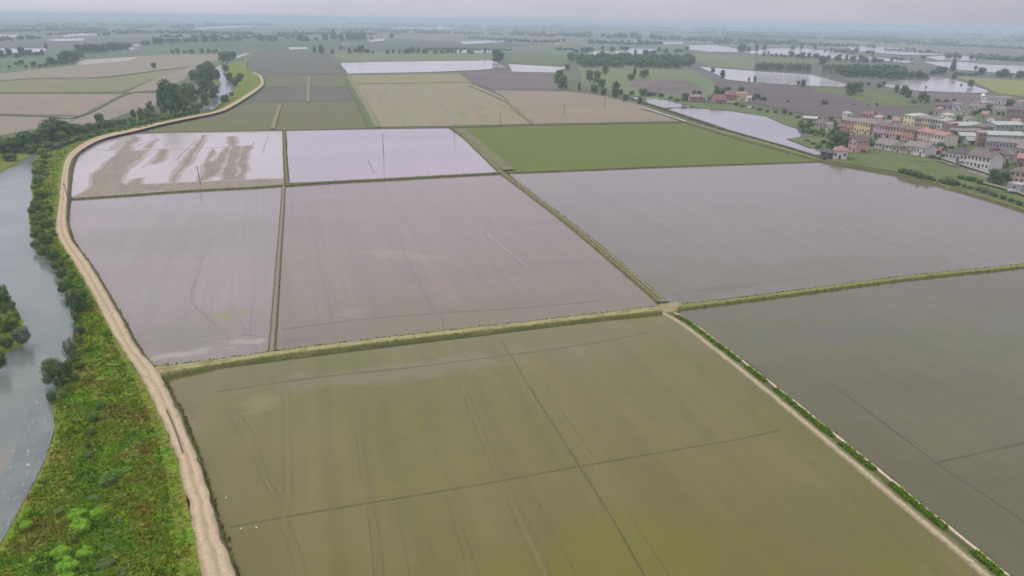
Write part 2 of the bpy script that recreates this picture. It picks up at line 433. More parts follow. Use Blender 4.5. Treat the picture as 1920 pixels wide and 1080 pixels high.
# -- between the track and the tan field
fsheet('field', [(240, 249), (350, 224), (430, 204), (470, 193), (680, 190), (694, 238), (680, 243), (530, 245)], 'olive', 'olive stubble field behind the streaky paddy')
fsheet('field', [(440, 200), (470, 186), (500, 166), (545, 163), (665, 165), (674, 188), (470, 191)], 'slate', 'dark stubble field with a pale track across it')
fsheet('field', [(495, 163), (502, 150), (500, 140), (650, 141), (664, 163)], 'olive', 'green stubble field with a pale track')
fsheet('field', [(455, 138), (470, 110), (480, 95), (600, 98), (625, 108), (650, 139)], 'slate', 'slate coloured ploughed field right of the river bend')
fsheet('field', [(470, 92), (590, 92), (600, 97), (480, 94)], 'meadow', 'thin green strip beyond the slate field')
# -- the tan block in the middle
fsheet('field', [(652, 141), (860, 138), (885, 154), (665, 157)], 'yellow', 'yellow green strip in front of the far flooded field')
fsheet('field', [(660, 158), (880, 155), (940, 181), (1000, 232), (850, 236), (706, 238), (690, 205)], 'tan', 'tan field with green diagonal drill stripes')
fsheet('field', [(925, 169), (1062, 171), (1130, 179), (1200, 196), (1285, 227), (1003, 232), (945, 182)], 'tan2', 'pinkish bare field behind the green crop')
fsheet('field', [(865, 134), (950, 131), (1040, 139), (1066, 169), (925, 168), (885, 155)], 'plough2', 'dark brown ploughed field by the far flooded field')
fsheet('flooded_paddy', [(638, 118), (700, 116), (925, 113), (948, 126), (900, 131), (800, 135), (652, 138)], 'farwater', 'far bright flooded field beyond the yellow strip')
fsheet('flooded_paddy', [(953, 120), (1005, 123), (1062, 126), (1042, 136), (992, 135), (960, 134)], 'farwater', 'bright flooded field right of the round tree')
fsheet('field', [(620, 97), (940, 98), (950, 112), (700, 115), (640, 116)], 'greencrop2', 'dull green field behind the far flooded field')
fsheet('field', [(950, 100), (1075, 104), (1065, 124), (1000, 121), (958, 117)], 'meadow', 'green field left of the dark wood')
# -- green crop
fsheet('field', [(852, 241), (1000, 236), (1292, 231), (1400, 262), (1545, 301), (1250, 313), (965, 324), (942, 320)], 'greencrop', 'bright green crop field behind the big flooded paddies')
# -- right of the canal
fsheet('field', [(1085, 118), (1300, 130), (1330, 150), (1420, 190), (1280, 200), (1190, 180), (1090, 160)], 'greencrop2', 'green meadow below the dark wood')
fsheet('field', [(1190, 147), (1290, 152), (1330, 172), (1290, 182), (1230, 176), (1180, 162)], 'plough2', 'small brown field among the meadow')
fsheet('field', [(1335, 152), (1420, 153), (1480, 160), (1560, 172), (1640, 188), (1700, 201), (1690, 223), (1600, 219), (1540, 222), (1470, 205), (1400, 190), (1350, 170)], 'plough', 'large purple brown ploughed field before the village')
fsheet('field', [(1490, 161), (1590, 164), (1650, 170), (1720, 188), (1725, 200), (1640, 197), (1560, 174)], 'meadow', 'green meadow wedge beside the ploughed field')
fsheet('field', [(1700, 170), (1820, 174), (1920, 190), (1920, 205), (1760, 190), (1712, 182)], 'plough2', 'brown strip below the flooded ground')
fsheet('field', [(1788, 143), (1830, 146), (1920, 151), (2000, 156), (2000, 190), (1870, 175), (1836, 158)], 'mustard', 'yellow green field at the right edge')
fsheet('field', [(1300, 100), (1400, 106), (1420, 118), (1412, 131), (1330, 124), (1290, 112)], 'greencrop2', 'dull green field behind the flooded ground')
fsheet('field', [(1420, 106), (1600, 112), (1580, 124), (1420, 118)], 'meadow', 'green field behind the poplar rows')
fsheet('field', [(870, 58), (1000, 60), (1000, 70), (870, 70)], 'greencrop2', 'far dull field near the horizon')
# -- far bright flooded fields
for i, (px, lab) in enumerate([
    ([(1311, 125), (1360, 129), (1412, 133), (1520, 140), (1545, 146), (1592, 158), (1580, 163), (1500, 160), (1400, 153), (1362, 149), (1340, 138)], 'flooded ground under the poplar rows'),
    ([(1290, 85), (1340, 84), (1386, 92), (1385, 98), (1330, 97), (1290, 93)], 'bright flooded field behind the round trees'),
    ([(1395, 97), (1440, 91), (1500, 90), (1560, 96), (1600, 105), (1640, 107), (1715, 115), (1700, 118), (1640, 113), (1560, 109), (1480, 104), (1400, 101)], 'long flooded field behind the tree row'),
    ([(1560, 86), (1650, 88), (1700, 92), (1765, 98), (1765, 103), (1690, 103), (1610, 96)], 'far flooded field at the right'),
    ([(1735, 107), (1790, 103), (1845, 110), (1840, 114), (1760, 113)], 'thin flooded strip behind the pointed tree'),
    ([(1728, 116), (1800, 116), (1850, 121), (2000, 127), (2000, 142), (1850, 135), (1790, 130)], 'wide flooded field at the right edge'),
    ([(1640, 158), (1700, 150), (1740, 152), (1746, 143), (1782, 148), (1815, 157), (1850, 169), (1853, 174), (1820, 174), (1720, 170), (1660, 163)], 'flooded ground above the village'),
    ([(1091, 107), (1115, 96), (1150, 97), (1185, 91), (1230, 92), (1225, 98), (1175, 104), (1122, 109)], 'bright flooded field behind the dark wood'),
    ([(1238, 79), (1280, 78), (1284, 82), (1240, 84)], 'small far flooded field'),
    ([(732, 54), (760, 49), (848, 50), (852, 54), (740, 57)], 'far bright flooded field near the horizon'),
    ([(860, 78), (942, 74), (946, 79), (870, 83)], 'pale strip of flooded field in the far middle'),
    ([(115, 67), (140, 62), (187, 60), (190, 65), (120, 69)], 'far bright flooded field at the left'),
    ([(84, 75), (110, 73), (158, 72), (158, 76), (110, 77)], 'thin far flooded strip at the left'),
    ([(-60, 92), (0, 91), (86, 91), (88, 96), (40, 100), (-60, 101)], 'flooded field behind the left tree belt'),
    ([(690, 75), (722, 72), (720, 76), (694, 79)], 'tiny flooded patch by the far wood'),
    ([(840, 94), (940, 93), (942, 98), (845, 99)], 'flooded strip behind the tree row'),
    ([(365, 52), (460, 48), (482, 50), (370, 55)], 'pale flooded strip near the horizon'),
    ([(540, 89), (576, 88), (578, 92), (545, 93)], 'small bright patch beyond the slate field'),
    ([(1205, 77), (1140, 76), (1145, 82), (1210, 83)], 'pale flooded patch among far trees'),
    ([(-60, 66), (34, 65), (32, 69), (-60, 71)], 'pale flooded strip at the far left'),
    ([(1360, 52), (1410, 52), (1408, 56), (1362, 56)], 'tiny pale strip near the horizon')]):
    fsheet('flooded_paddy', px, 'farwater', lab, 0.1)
fsheet('flooded_paddy', [(1177, 181), (1210, 184), (1235, 186), (1280, 195), (1300, 201), (1247, 202), (1222, 198), (1205, 194)], 'canalwater', 'flooded field by the farm, upper part')
fsheet('flooded_paddy', [(1255, 206), (1262, 203), (1307, 203), (1373, 208), (1437, 218), (1470, 233), (1525, 251), (1540, 262), (1545, 290), (1520, 290), (1497, 280), (1437, 263), (1370, 244), (1307, 223)], 'canalwater', 'flooded field between the green crop and the village')
fsheet('ground_patch', [(1474, 260), (1500, 257), (1530, 252), (1560, 255), (1570, 290), (1540, 290), (1535, 278), (1518, 277), (1490, 266)], 'meadow', 'grassy spit with bushes at the end of the flooded field', 0.25)
fsheet('ground_patch', [(1235, 183), (1310, 190), (1400, 200), (1470, 210), (1520, 230), (1560, 245), (1540, 262), (1525, 251), (1470, 233), (1437, 218), (1373, 208), (1307, 202), (1280, 194)], 'meadow', 'green bank between the flooded field and the farm', 0.05)
# -- the village ground
fsheet('village_ground', [(1505, 224), (1700, 216), (1780, 205), (1840, 185), (1990, 185), (1990, 400), (1920, 365), (1860, 340), (1770, 305), (1680, 285), (1600, 285), (1555, 255)], 'yard', 'streets and gardens of the village')
fsheet('meadow', [(1558, 302), (1590, 288), (1650, 276), (1720, 291), (1780, 311), (1850, 332), (1870, 350), (1930, 372), (1990, 400), (1990, 420), (1800, 352), (1700, 326), (1600, 309)], 'meadow', 'green meadow strip between the village and the paddy bank', 0.02)
fsheet('meadow', [(1760, 262), (1790, 258), (1840, 272), (1845, 292), (1800, 290), (1765, 280)], 'meadow', 'green garden behind the white houses', 0.02)
fsheet('meadow', [(1885, 300), (1925, 290), (1990, 300), (1990, 330), (1920, 325), (1890, 315)], 'meadow', 'green garden at the right edge', 0.02)
fsheet('meadow', [(1835, 212), (1890, 215), (1885, 232), (1800, 224)], 'meadow', 'green lawn behind the green roofed blocks', 0.02)

# ------------------------------------------------------------------ the near flooded paddies
pd_dir = direction((1000, 340), (530, 345))
M['pad_a'] = water_mat('paddy_water_pale', [(0.1597, 0.1374, 0.1254), (0.1761, 0.1554, 0.1380), (0.1433, 0.1308, 0.0986)], 60, 0.11, stretch=pd_dir, spots=[((330, 640), (40, 35), (420, 640), (0.1365, 0.1297, 0.0880, 0.6)), ((416, 592), (9, 22), (440, 500), (0.1502, 0.1551, 0.0528)), ((340, 665), (22, 5), (420, 655), (0.2275, 0.2162, 0.1760)), ((470, 640), (12, 4), (500, 640), (0.2275, 0.2162, 0.1760))])
M['pad_b'] = water_mat('paddy_water_brown', [(0.1259, 0.1005, 0.0797), (0.1485, 0.1212, 0.0955), (0.1395, 0.1148, 0.0778)], 50, 0.11, stretch=pd_dir, spots=[((860, 600), (110, 40), (1100, 570), (0.1210, 0.1089, 0.0560, 0.75)), ((655, 590), (10, 14), (660, 500), (0.1790, 0.1613, 0.0993, 0.5)), ((760, 480), (12, 36), (840, 420), (0.1934, 0.1663, 0.1174, 0.5)), ((560, 640), (14, 6), (640, 630), (0.1064, 0.0958, 0.0768, 0.7)), ((1000, 420), (40, 12), (1100, 400), (0.1064, 0.0907, 0.0813, 0.5))])
M['pad_c'] = water_mat('paddy_water_grey', [(0.1132, 0.0922, 0.0795), (0.1257, 0.1113, 0.0876), (0.1089, 0.1000, 0.0649)], 60, 0.11, stretch=pd_dir, spots=[((1550, 500), (170, 45), (1800, 470), (0.0952, 0.0947, 0.0503, 0.75)), ((1330, 545), (30, 7), (1500, 525), (0.0838, 0.0821, 0.0649, 0.6)), ((1750, 340), (60, 30), (1900, 390), (0.1014, 0.1111, 0.0811, 0.5))])
M['pad_d'] = water_mat('paddy_water_olive', [(0.1019, 0.0914, 0.0199), (0.1137, 0.1016, 0.0253), (0.0939, 0.0935, 0.0126)], 30, 0.10, stretch=direction((1250, 1080), (940, 640)), spots=[((800, 690), (90, 14), (1100, 650), (0.1288, 0.1147, 0.0522, 0.8)), ((1150, 1090), (85, 34), (1400, 1030), (0.1061, 0.1082, 0.0019, 0.6)), ((490, 755), (10, 13), (560, 750), (0.1442, 0.1332, 0.0475, 0.7)), ((1560, 960), (22, 34), (1400, 800), (0.0772, 0.0874, 0.0114, 0.4)), ((345, 800), (18, 6), (400, 920), (0.1391, 0.1223, 0.0665, 0.8)), ((800, 850), (40, 20), (700, 700), (0.1185, 0.1158, 0.0190, 0.4))])
M['pad_e'] = water_mat('paddy_water_dark', [(0.0740, 0.0710, 0.0307), (0.0854, 0.0815, 0.0392), (0.0697, 0.0767, 0.0222)], 40, 0.11, stretch=pd_dir, spots=[((1560, 620), (50, 14), (1750, 600), (0.0726, 0.0741, 0.0538, 0.7)), ((1900, 600), (40, 14), (1990, 590), (0.0823, 0.0850, 0.0538, 0.6)), ((1800, 820), (40, 18), (1900, 790), (0.0823, 0.0916, 0.0269, 0.7))])
M['rut'] = water_mat('rut_water', [(0.07, 0.064, 0.018), (0.085, 0.078, 0.023)], 10, 0.12)
M['rutdark'] = water_mat('dark_rut_water', [(0.058, 0.054, 0.028), (0.068, 0.062, 0.036)], 10, 0.12)
M['rutmid'] = water_mat('faint_rut_water', [(0.085, 0.078, 0.022), (0.10, 0.092, 0.03)], 10, 0.12)
M['rut_and_reflection'] = water_mat('grey_rut_and_reflection', [(0.105, 0.092, 0.076), (0.12, 0.106, 0.088)], 10, 0.12)
M['rutpale'] = water_mat('pale_rut_water', [(0.112, 0.105, 0.03), (0.118, 0.111, 0.034)], 10, 0.12)
M['rutlight'] = water_mat('shallow_water', [(0.165, 0.145, 0.112), (0.185, 0.165, 0.13)], 10, 0.12)
M['foam'] = field_mat('foam_line', [(0.17, 0.158, 0.14), (0.27, 0.255, 0.235)], 5, 1.2, rough=0.5)
M['algae'] = water_mat('algae_water', [(0.165, 0.165, 0.085), (0.20, 0.19, 0.115)], 9, 0.12)
def c6(p): return [(x / 4, 200 + y / 4) for x, y in p]
def c7(p): return [(x / 4, 450 + y / 4) for x, y in p]
mudl = [
    (c6([(985, 222), (1050, 228), (960, 320), (1010, 332), (1110, 318), (1040, 400), (960, 470), (900, 560), (850, 605), (690, 622), (655, 640), (690, 590), (700, 500), (760, 470), (880, 350), (900, 325)]), 0, 1, 0.03),
    (c6([(900, 215), (985, 222), (900, 310), (830, 332), (790, 335)]), 0, 2, 0.035),
    (c6([(1140, 262), (1185, 238), (1125, 312), (1085, 312)]), 0, 1, 0.03),
    (c6([(1200, 320), (1262, 318), (1225, 400), (1160, 428), (1128, 432), (1172, 390)]), 0, 1, 0.03),
    (c6([(1530, 212), (1550, 212), (1470, 330), (1425, 415), (1355, 480), (1300, 572), (1275, 582), (1330, 480), (1400, 380), (1460, 310)]), 0, 1, 0.03),
    (c6([(1600, 310), (1612, 340), (1562, 420), (1620, 402), (1650, 370), (1700, 298), (1722, 298), (1690, 370), (1660, 450), (1640, 485), (1600, 522), (1570, 525), (1555, 545), (1490, 562), (1530, 490), (1570, 370)]), 0, 1, 0.03),
    (c6([(1735, 220), (1757, 220), (1757, 290), (1792, 300), (1782, 430), (1770, 548), (1660, 552), (1700, 450), (1725, 340)]), 0, 1, 0.035),
    (c6([(1810, 300), (1882, 288), (1855, 430), (1830, 548), (1785, 548), (1795, 400)]), 0, 1, 0.03),
    (c6([(680, 612), (900, 562), (960, 592), (1060, 582), (1170, 582), (1300, 572), (1480, 566), (1920, 545), (2130, 540), (2130, 580), (1920, 592), (540, 678)]), 0, 1, 0.04),
    (c6([(1010, 542), (1062, 530), (1052, 582), (930, 602)]), 0, 1, 0.045),
    (c6([(900, 210), (1300, 205), (2120, 190), (2120, 178), (1300, 195), (900, 202)]), 0, 2, 0.03),
    (c6([(720, 322), (1000, 330), (1240, 318), (1440, 315), (1720, 300)]), 1.4, 2, 0.05),
    (c6([(950, 470), (1000, 430), (1040, 400)]), 3.0, 2, 0.05)]
mudl = [(a_, -1 if b_ == 0 else b_, c_, d_) for a_, b_, c_, d_ in mudl]
for k in range(16):
    x0 = R.uniform(190, 500); y0 = R.uniform(285, 338); dx = (x0 - 560) * -0.12; L_ = R.uniform(15, 45)
    mudl.append(([(x0, y0), (x0 + dx * L_ / 45 * 0.9, y0 - L_ * 0.6), (x0 + dx * L_ / 45 * 1.6, max(253, y0 - L_))], R.uniform(0.5, 1.6), 2, 0.014))
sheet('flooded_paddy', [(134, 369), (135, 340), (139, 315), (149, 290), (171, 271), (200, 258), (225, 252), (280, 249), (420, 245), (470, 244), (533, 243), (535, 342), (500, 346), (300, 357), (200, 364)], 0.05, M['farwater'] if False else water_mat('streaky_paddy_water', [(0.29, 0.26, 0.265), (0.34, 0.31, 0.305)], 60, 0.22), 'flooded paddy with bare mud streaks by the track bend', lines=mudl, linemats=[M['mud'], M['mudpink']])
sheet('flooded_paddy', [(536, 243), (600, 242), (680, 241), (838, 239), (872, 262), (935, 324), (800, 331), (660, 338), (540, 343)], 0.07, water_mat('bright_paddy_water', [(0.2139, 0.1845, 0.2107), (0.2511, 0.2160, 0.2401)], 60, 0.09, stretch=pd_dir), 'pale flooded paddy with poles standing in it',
      lines=[([(690, 300), (702, 325)], 0.9, 1, 0.02), ([(500, 262), (512, 262)], 0.6, 1, 0.02)], linemats=[M['rut_and_reflection']])  # the slanting first line is a reflection painted into the water colour
sheet('flooded_paddy', [(134, 371), (130, 400), (132, 430), (144, 465), (171, 510), (204, 560), (238, 615), (261, 650), (284, 684), (310, 688), (400, 677), (512, 660), (508, 640), (517, 540), (527, 440), (531, 350), (400, 356), (200, 368)], 0.09, M['pad_a'], 'flooded paddy beside the track with a curved wheel track',
      lines=[(c7([(1590, -20), (1530, 120), (1480, 260), (1440, 400), (1460, 490), (1560, 580), (1690, 722)]), 1.0, 1, 0.02),
             (c7([(1650, -20), (1600, 120), (1550, 330), (1510, 500)]), 0.7, 2, 0.02),
             (c7([(1490, 755), (1600, 735), (1700, 722), (1820, 700)]), 0.7, 3, 0.03),
             (c7([(1820, 706), (1900, 718)]), 0.6, 1, 0.03),
             (c7([(1740, 500), (1800, 600), (1840, 700)]), 0.35, 1, 0.03),
             (c7([(1890, 480), (1870, 720)]), 0.35, 1, 0.03)],
      linemats=[water_mat('soft_rut_water', [(0.132, 0.118, 0.098), (0.145, 0.13, 0.108)], 10, 0.12), M['rutlight'], M['foam'], M['algae']])
sheet('flooded_paddy', [(534, 348), (700, 337), (932, 325), (947, 328), (988, 365), (1064, 420), (1153, 500), (1240, 572), (1150, 587), (1000, 607), (850, 627), (700, 642), (545, 658), (514, 655), (515, 600), (522, 500), (530, 400)], 0.11, M['pad_b'], 'largest brown flooded paddy in the centre',
      lines=[([(757, 475), (790, 540), (833, 605)], 0.45, 1, 0.02), ([(530, 617), (680, 598), (850, 585), (1000, 575), (1130, 563)], 0.8, 1, 0.025),
             ([(905, 435), (925, 460), (960, 478), (980, 503)], 0.5, 1, 0.02), ([(915, 438), (950, 470), (990, 500)], 1.1, 2, 0.018),
             ([(760, 470), (750, 440), (742, 410)], 0.35, 1, 0.02), ([(830, 590), (830, 605), (832, 625)], 0.3, 1, 0.02)], linemats=[M['rut_and_reflection'], M['rutlight']])
sheet('flooded_paddy', [(952, 325), (1250, 312), (1400, 307), (1552, 303), (1600, 310), (1700, 328), (1800, 355), (1920, 390), (1990, 418), (2080, 455), (2080, 475), (1920, 495), (1700, 518), (1500, 543), (1285, 570), (1245, 567), (1177, 510), (1077, 430), (997, 362)], 0.13, M['pad_c'], 'widest grey flooded paddy below the green crop',
      lines=[([(1240, 490), (1290, 540)], 0.5, 1, 0.02), ([(1300, 545), (1420, 532), (1600, 505)], 0.5, 1, 0.02)], linemats=[M['rut_and_reflection']])
sheet('flooded_paddy', [(1262, 583), (1500, 550), (1700, 524), (1920, 501), (2120, 478), (2260, 700), (2260, 1200), (1985, 1200), (1875, 1075), (1703, 930), (1553, 805), (1403, 680)], 0.15, M['pad_e'], 'dark flooded paddy at the right corner',
      lines=[([(1560, 720), (1620, 765), (1760, 870), (1850, 930), (1960, 1005)], 0.5, 1, 0.02), ([(1750, 868), (1840, 848), (1920, 830), (2000, 812)], 0.7, 2, 0.025),
             ([(1640, 780), (1760, 858)], 0.6, 3, 0.015)], linemats=[M['rutdark'], M['rutdark'], water_mat('pale_grey_rut', [(0.085, 0.075, 0.052), (0.092, 0.082, 0.058)], 10, 0.12)])
pl = [([(400, 735), (470, 725), (550, 713), (660, 700), (760, 690), (950, 666), (1100, 645), (1220, 622)], 0.6, 1, 0.02),
      ([(940, 638), (990, 720), (1040, 800), (1087, 874), (1150, 975), (1210, 1082), (1260, 1170)], 0.42, 2, 0.03),
      ([(430, 988), (540, 968), (640, 951), (860, 915), (1087, 874), (1280, 841), (1390, 822), (1465, 805)], 0.40, 2, 0.025)]
for a in ([(530, 725), (530, 800), (532, 925)], [(543, 725), (545, 800), (548, 935)], [(425, 770), (470, 850), (500, 915), (522, 938)], [(440, 765), (478, 820), (505, 900), (535, 940)],
          [(656, 740), (668, 820), (676, 900)], [(668, 740), (684, 840), (696, 935)], [(862, 720), (890, 800), (927, 890)], [(870, 722), (905, 800), (942, 893)],
          [(688, 950), (696, 1020), (703, 1090)], [(702, 950), (712, 1010), (722, 1090)], [(745, 955), (765, 1060), (772, 1100)], [(836, 930), (862, 1020), (880, 1100)], [(866, 990), (890, 1050), (905, 1100)],
          [(950, 940), (985, 1020), (1012, 1080)], [(966, 940), (1005, 1015), (1040, 1090)], [(995, 915), (1030, 980), (1085, 1085)], [(1170, 950), (1210, 1010), (1262, 1090)],
          [(520, 975), (545, 1040), (555, 1090)], [(540, 975), (565, 1040), (577, 1090)], [(722, 790), (735, 870), (742, 905)], [(800, 760), (815, 840), (845, 905)], [(1010, 700), (1060, 780), (1110, 850)]):
    pl.append((a, 0.26, 3, 0.015))
for a in ([(958, 940), (995, 1018), (1026, 1086)], [(866, 722), (898, 800), (934, 890)], [(537, 725), (538, 800), (541, 940)], [(1365, 750), (1400, 785), (1422, 805)]):
    pl.append((a, 0.5, 4, 0.012))
sheet('flooded_paddy', [(300, 712), (328, 700), (500, 681), (700, 656), (900, 631), (1100, 606), (1232, 590), (1262, 592), (1298, 628), (1378, 688), (1448, 743), (1558, 833), (1698, 948), (1848, 1073), (1990, 1200), (440, 1200), (434, 1080), (409, 1010), (379, 910), (344, 800), (309, 730)], 0.17, M['pad_d'], 'nearest olive flooded paddy with straight wheel ruts', lines=pl, linemats=[M['rut'], M['rut'], M['rutmid'], M['rutpale']])

# ------------------------------------------------------------------ banks, tracks and the levee road
def track_mat(name, zones, wobble_amt=0.05, fine=0.35, rough=0.95, patch=(0.55, 0.6), patch_col=(0.13, 0.14, 0.05)):
    """colour bands across a bank by its own U coordinate, edges made ragged by noise"""
    m, t, p = new_mat(name)
    uv = t.nodes.new('ShaderNodeUVMap'); uv.uv_map = 'UVMap'
    sx = t.nodes.new('ShaderNodeSeparateXYZ'); t.links.new(uv.outputs[0], sx.inputs[0])
    v = wpos(t)
    n1 = noise_node(t, v, 0.8, 4, 0.65)
    a = t.nodes.new('ShaderNodeMath'); a.operation = 'MULTIPLY_ADD'; t.links.new(n1, a.inputs[0]); a.inputs[1].default_value = wobble_amt * 4; a.inputs[2].default_value = -wobble_amt * 2
    b = t.nodes.new('ShaderNodeMath'); b.operation = 'ADD'; t.links.new(sx.outputs['X'], b.inputs[0]); t.links.new(a.outputs[0], b.inputs[1])
    r = t.nodes.new('ShaderNodeValToRGB')
    for i, (pos, c) in enumerate(zones):
        e = r.color_ramp.elements[i] if i < 2 else r.color_ramp.elements.new(pos)
        e.position = pos; e.color = (*c, 1)
    t.links.new(b.outputs[0], r.inputs[0])
    pr = ramp(t, [(0, 0, 0), (1, 1, 1)], *patch); t.links.new(noise_node(t, v, 0.22, 4, 0.65), pr.inputs[0])
    col = mix(t, pr.outputs[0], r.outputs[0], mix(t, 0.6, r.outputs[0], patch_col))
    fr = ramp(t, [(0.6, 0.6, 0.6), (1.35, 1.35, 1.35)]); t.links.new(noise_node(t, v, 2.2, 4, 0.7), fr.inputs[0])
    t.links.new(mix(t, fine * 2, col, mix(t, 1.0, col, fr.outputs[0], 'MULTIPLY')), p.inputs['Base Color'])
    p.inputs['Roughness'].default_value = rough; p.inputs['Specular IOR Level'].default_value = 0.15
    bump(t, p, n1, 0.4, 0.2)
    return m
GRD, GRL, STR, SND, MUDC = (0.075, 0.085, 0.03), (0.115, 0.13, 0.05), (0.20, 0.185, 0.105), (0.36, 0.28, 0.19), (0.12, 0.105, 0.075)
grass_spots = []          # (point, height, tone) for the grass tufts on the banks
def loft(name, A, B, mats, prof, nu=8, label=None, kind='structure', bumpy=0.0, bscale=0.5, k=6, smooth=True, jag=0.0):
    """a sheet between two edge paths of world points; prof(u) lifts it above the straight line between them"""
    A = smooth_path(A, k); B = smooth_path(B, k)
    v, f, uvs = [], [], []
    ln = 0.0
    for i, (a, b) in enumerate(zip(A, B)):
        if i: ln += ((a + b) / 2 - (A[i - 1] + B[i - 1]) / 2).length
        for j in range(nu + 1):
            u = j / nu
            q = a.lerp(b, u)
            q.z += prof(u)
            if bumpy and 0 < j < nu: q.z += bumpy * (mnoise.noise(q * bscale) + 0.5 * mnoise.noise(q * bscale * 2.7))
            if jag: 
                s = (b - a); s.z = 0; s.normalize(); q += s * jag * mnoise.noise(Vector((ln * 0.35, u * 3, 7)))
            v.append(q); uvs.append((u, ln))
    for i in range(len(A) - 1):
        for j in range(nu):
            q = (i * (nu + 1) + j, i * (nu + 1) + j + 1, (i + 1) * (nu + 1) + j + 1, (i + 1) * (nu + 1) + j)
            nn = (v[q[1]] - v[q[0]]).cross(v[q[2]] - v[q[0]])
            f.append(q if nn.z > 0 else tuple(reversed(q)))
    o = mesh_obj(name, v, f, mats, uvs=uvs, smooth=smooth)
    tag(o, label, kind=kind); return o
def bank(label, px, width, h, mat, zs=None, k=10, tufts=None, slope=0.9, nm='path', tuft_top=None):
    """an earth bank along a centre line: slopes down to the water on both sides"""
    z0 = zs or [h] * len(px)
    c = smooth_path([G(x, y, z) for (x, y), z in zip(px, z0)], k)
    wd = width if isinstance(width, (list, tuple)) else [width] * len(px)
    wds = []
    for i in range(len(px) - 1):
        for j in range(k if len(px) > 2 else k): wds.append(wd[i] + (wd[i + 1] - wd[i]) * j / k)
    wds.append(wd[-1])
    prof = [(-1, 0.0), (-0.72, 0.7), (-0.55, 1.0), (-0.2, 1.02), (0.0, 1.06), (0.2, 1.02), (0.55, 1.0), (0.72, 0.7), (1, 0.0)]
    v, f, uvs = [], [], []
    ln = 0; n = len(c); np_ = len(prof)
    for i, p in enumerate(c):
        d = c[min(i + 1, n - 1)] - c[max(i - 1, 0)]; d.z = 0; d.normalize()
        s = Vector((d.y, -d.x, 0))
        if i: ln += (p - c[i - 1]).length
        for kx, (u, hh) in enumerate(prof):
            jit = 0.22 * mnoise.noise(Vector((ln * 0.3, u * 4, 3))) * (abs(u) > 0.5)
            half = wds[i] / 2
            off = half * u / 0.72 if abs(u) <= 0.72 else half * (1 if u > 0 else -1) + (h * slope * (abs(u) - 0.72) / 0.28) * (1 if u > 0 else -1)
            q = p + s * (off + jit)
            q.z = -0.1 + (p.z + 0.1) * hh + 0.06 * mnoise.noise(Vector((ln * 0.5, u * 3, 9)))
            v.append(q); uvs.append(((u + 1) / 2, ln))
            if tufts and i < n - 1:
                dens = tufts(u)
                seg = (c[i + 1] - p).length
                m_ = dens * seg * 0.7
                for _ in range(int(m_) + (R.random() < m_ % 1)):
                    qq = q + d * R.uniform(0, seg) + s * R.uniform(-0.25, 0.25)
                    grass_spots.append((qq, R.uniform(0.10, 0.30) * (1.15 if abs(u) > 0.5 else 0.6), R.choice((0, 2, 2, 1)) if abs(u) > 0.5 else 1))
    for i in range(n - 1):
        for j in range(np_ - 1):
            f.append((i * np_ + j, i * np_ + j + 1, (i + 1) * np_ + j + 1, (i + 1) * np_ + j))
    v = [Vector(q) for q in v]
    f = [q if (v[q[1]] - v[q[0]]).cross(v[q[2]] - v[q[0]]).z > 0 else tuple(reversed(q)) for q in f]
    o = mesh_obj(nm, v, f, mat, uvs=uvs, smooth=True)
    return tag(o, label, kind='structure')
edge_t = lambda dn: (lambda u: dn if 0.5 < abs(u) < 0.8 else 0)
mb_grass = track_mat('grassy_bank', [(0.0, GRD), (0.22, (0.075, 0.085, 0.035)), (0.4, (0.13, 0.135, 0.06)), (0.55, (0.16, 0.155, 0.075)), (0.75, (0.08, 0.09, 0.035)), (1.0, GRD)])
mb_mud = track_mat('muddy_bank', [(0.0, (0.06, 0.06, 0.04)), (0.22, (0.13, 0.115, 0.08)), (0.5, (0.22, 0.195, 0.14)), (0.78, (0.13, 0.12, 0.08)), (1.0, (0.06, 0.06, 0.035))], patch=(0.58, 0.66))
mb_main = track_mat('grass_track', [(0.0, GRD), (0.18, (0.09, 0.105, 0.03)), (0.27, (0.17, 0.18, 0.06)), (0.38, (0.33, 0.29, 0.16)), (0.5, (0.19, 0.20, 0.07)), (0.62, (0.33, 0.29, 0.16)), (0.75, (0.17, 0.18, 0.06)), (0.84, (0.10, 0.11, 0.035)), (1.0, GRD)], patch=(0.5, 0.62))
mb_main2 = track_mat('green_track', [(0.0, GRD), (0.2, (0.10, 0.12, 0.035)), (0.35, (0.165, 0.18, 0.055)), (0.5, (0.195, 0.195, 0.07)), (0.65, (0.165, 0.18, 0.055)), (0.82, (0.10, 0.115, 0.035)), (1.0, GRD)])
mb_diag = track_mat('twin_track', [(0.0, GRD), (0.2, (0.12, 0.115, 0.06)), (0.34, (0.26, 0.22, 0.14)), (0.44, (0.10, 0.105, 0.045)), (0.58, (0.09, 0.095, 0.04)), (0.68, (0.21, 0.185, 0.115)), (0.8, (0.11, 0.11, 0.05)), (1.0, GRD)])
mb_right = track_mat('path_with_grass_strip', [(0.0, (0.09, 0.085, 0.05)), (0.13, (0.16, 0.14, 0.08)), (0.2, (0.55, 0.47, 0.35)), (0.29, (0.50, 0.43, 0.31)), (0.34, (0.09, 0.09, 0.04)), (0.5, (0.06, 0.085, 0.025)), (0.7, (0.15, 0.145, 0.075)), (0.8, (0.36, 0.31, 0.21)), (0.9, (0.20, 0.175, 0.11)), (1.0, (0.08, 0.08, 0.045))], patch=(0.8, 0.9), wobble_amt=0.02)
bank('green bank between the streaky paddy and the paddy with the curved wheel track', [(128, 372), (220, 366), (315, 359), (400, 354), (480, 350), (533, 346)], 2.0, 0.6, mb_grass, tufts=edge_t(1.2))
bank('green bank between the pale paddy and the central brown paddy', [(533, 346), (620, 340), (720, 335), (830, 329), (940, 323)], 2.2, 0.7, mb_grass, tufts=edge_t(1.4))
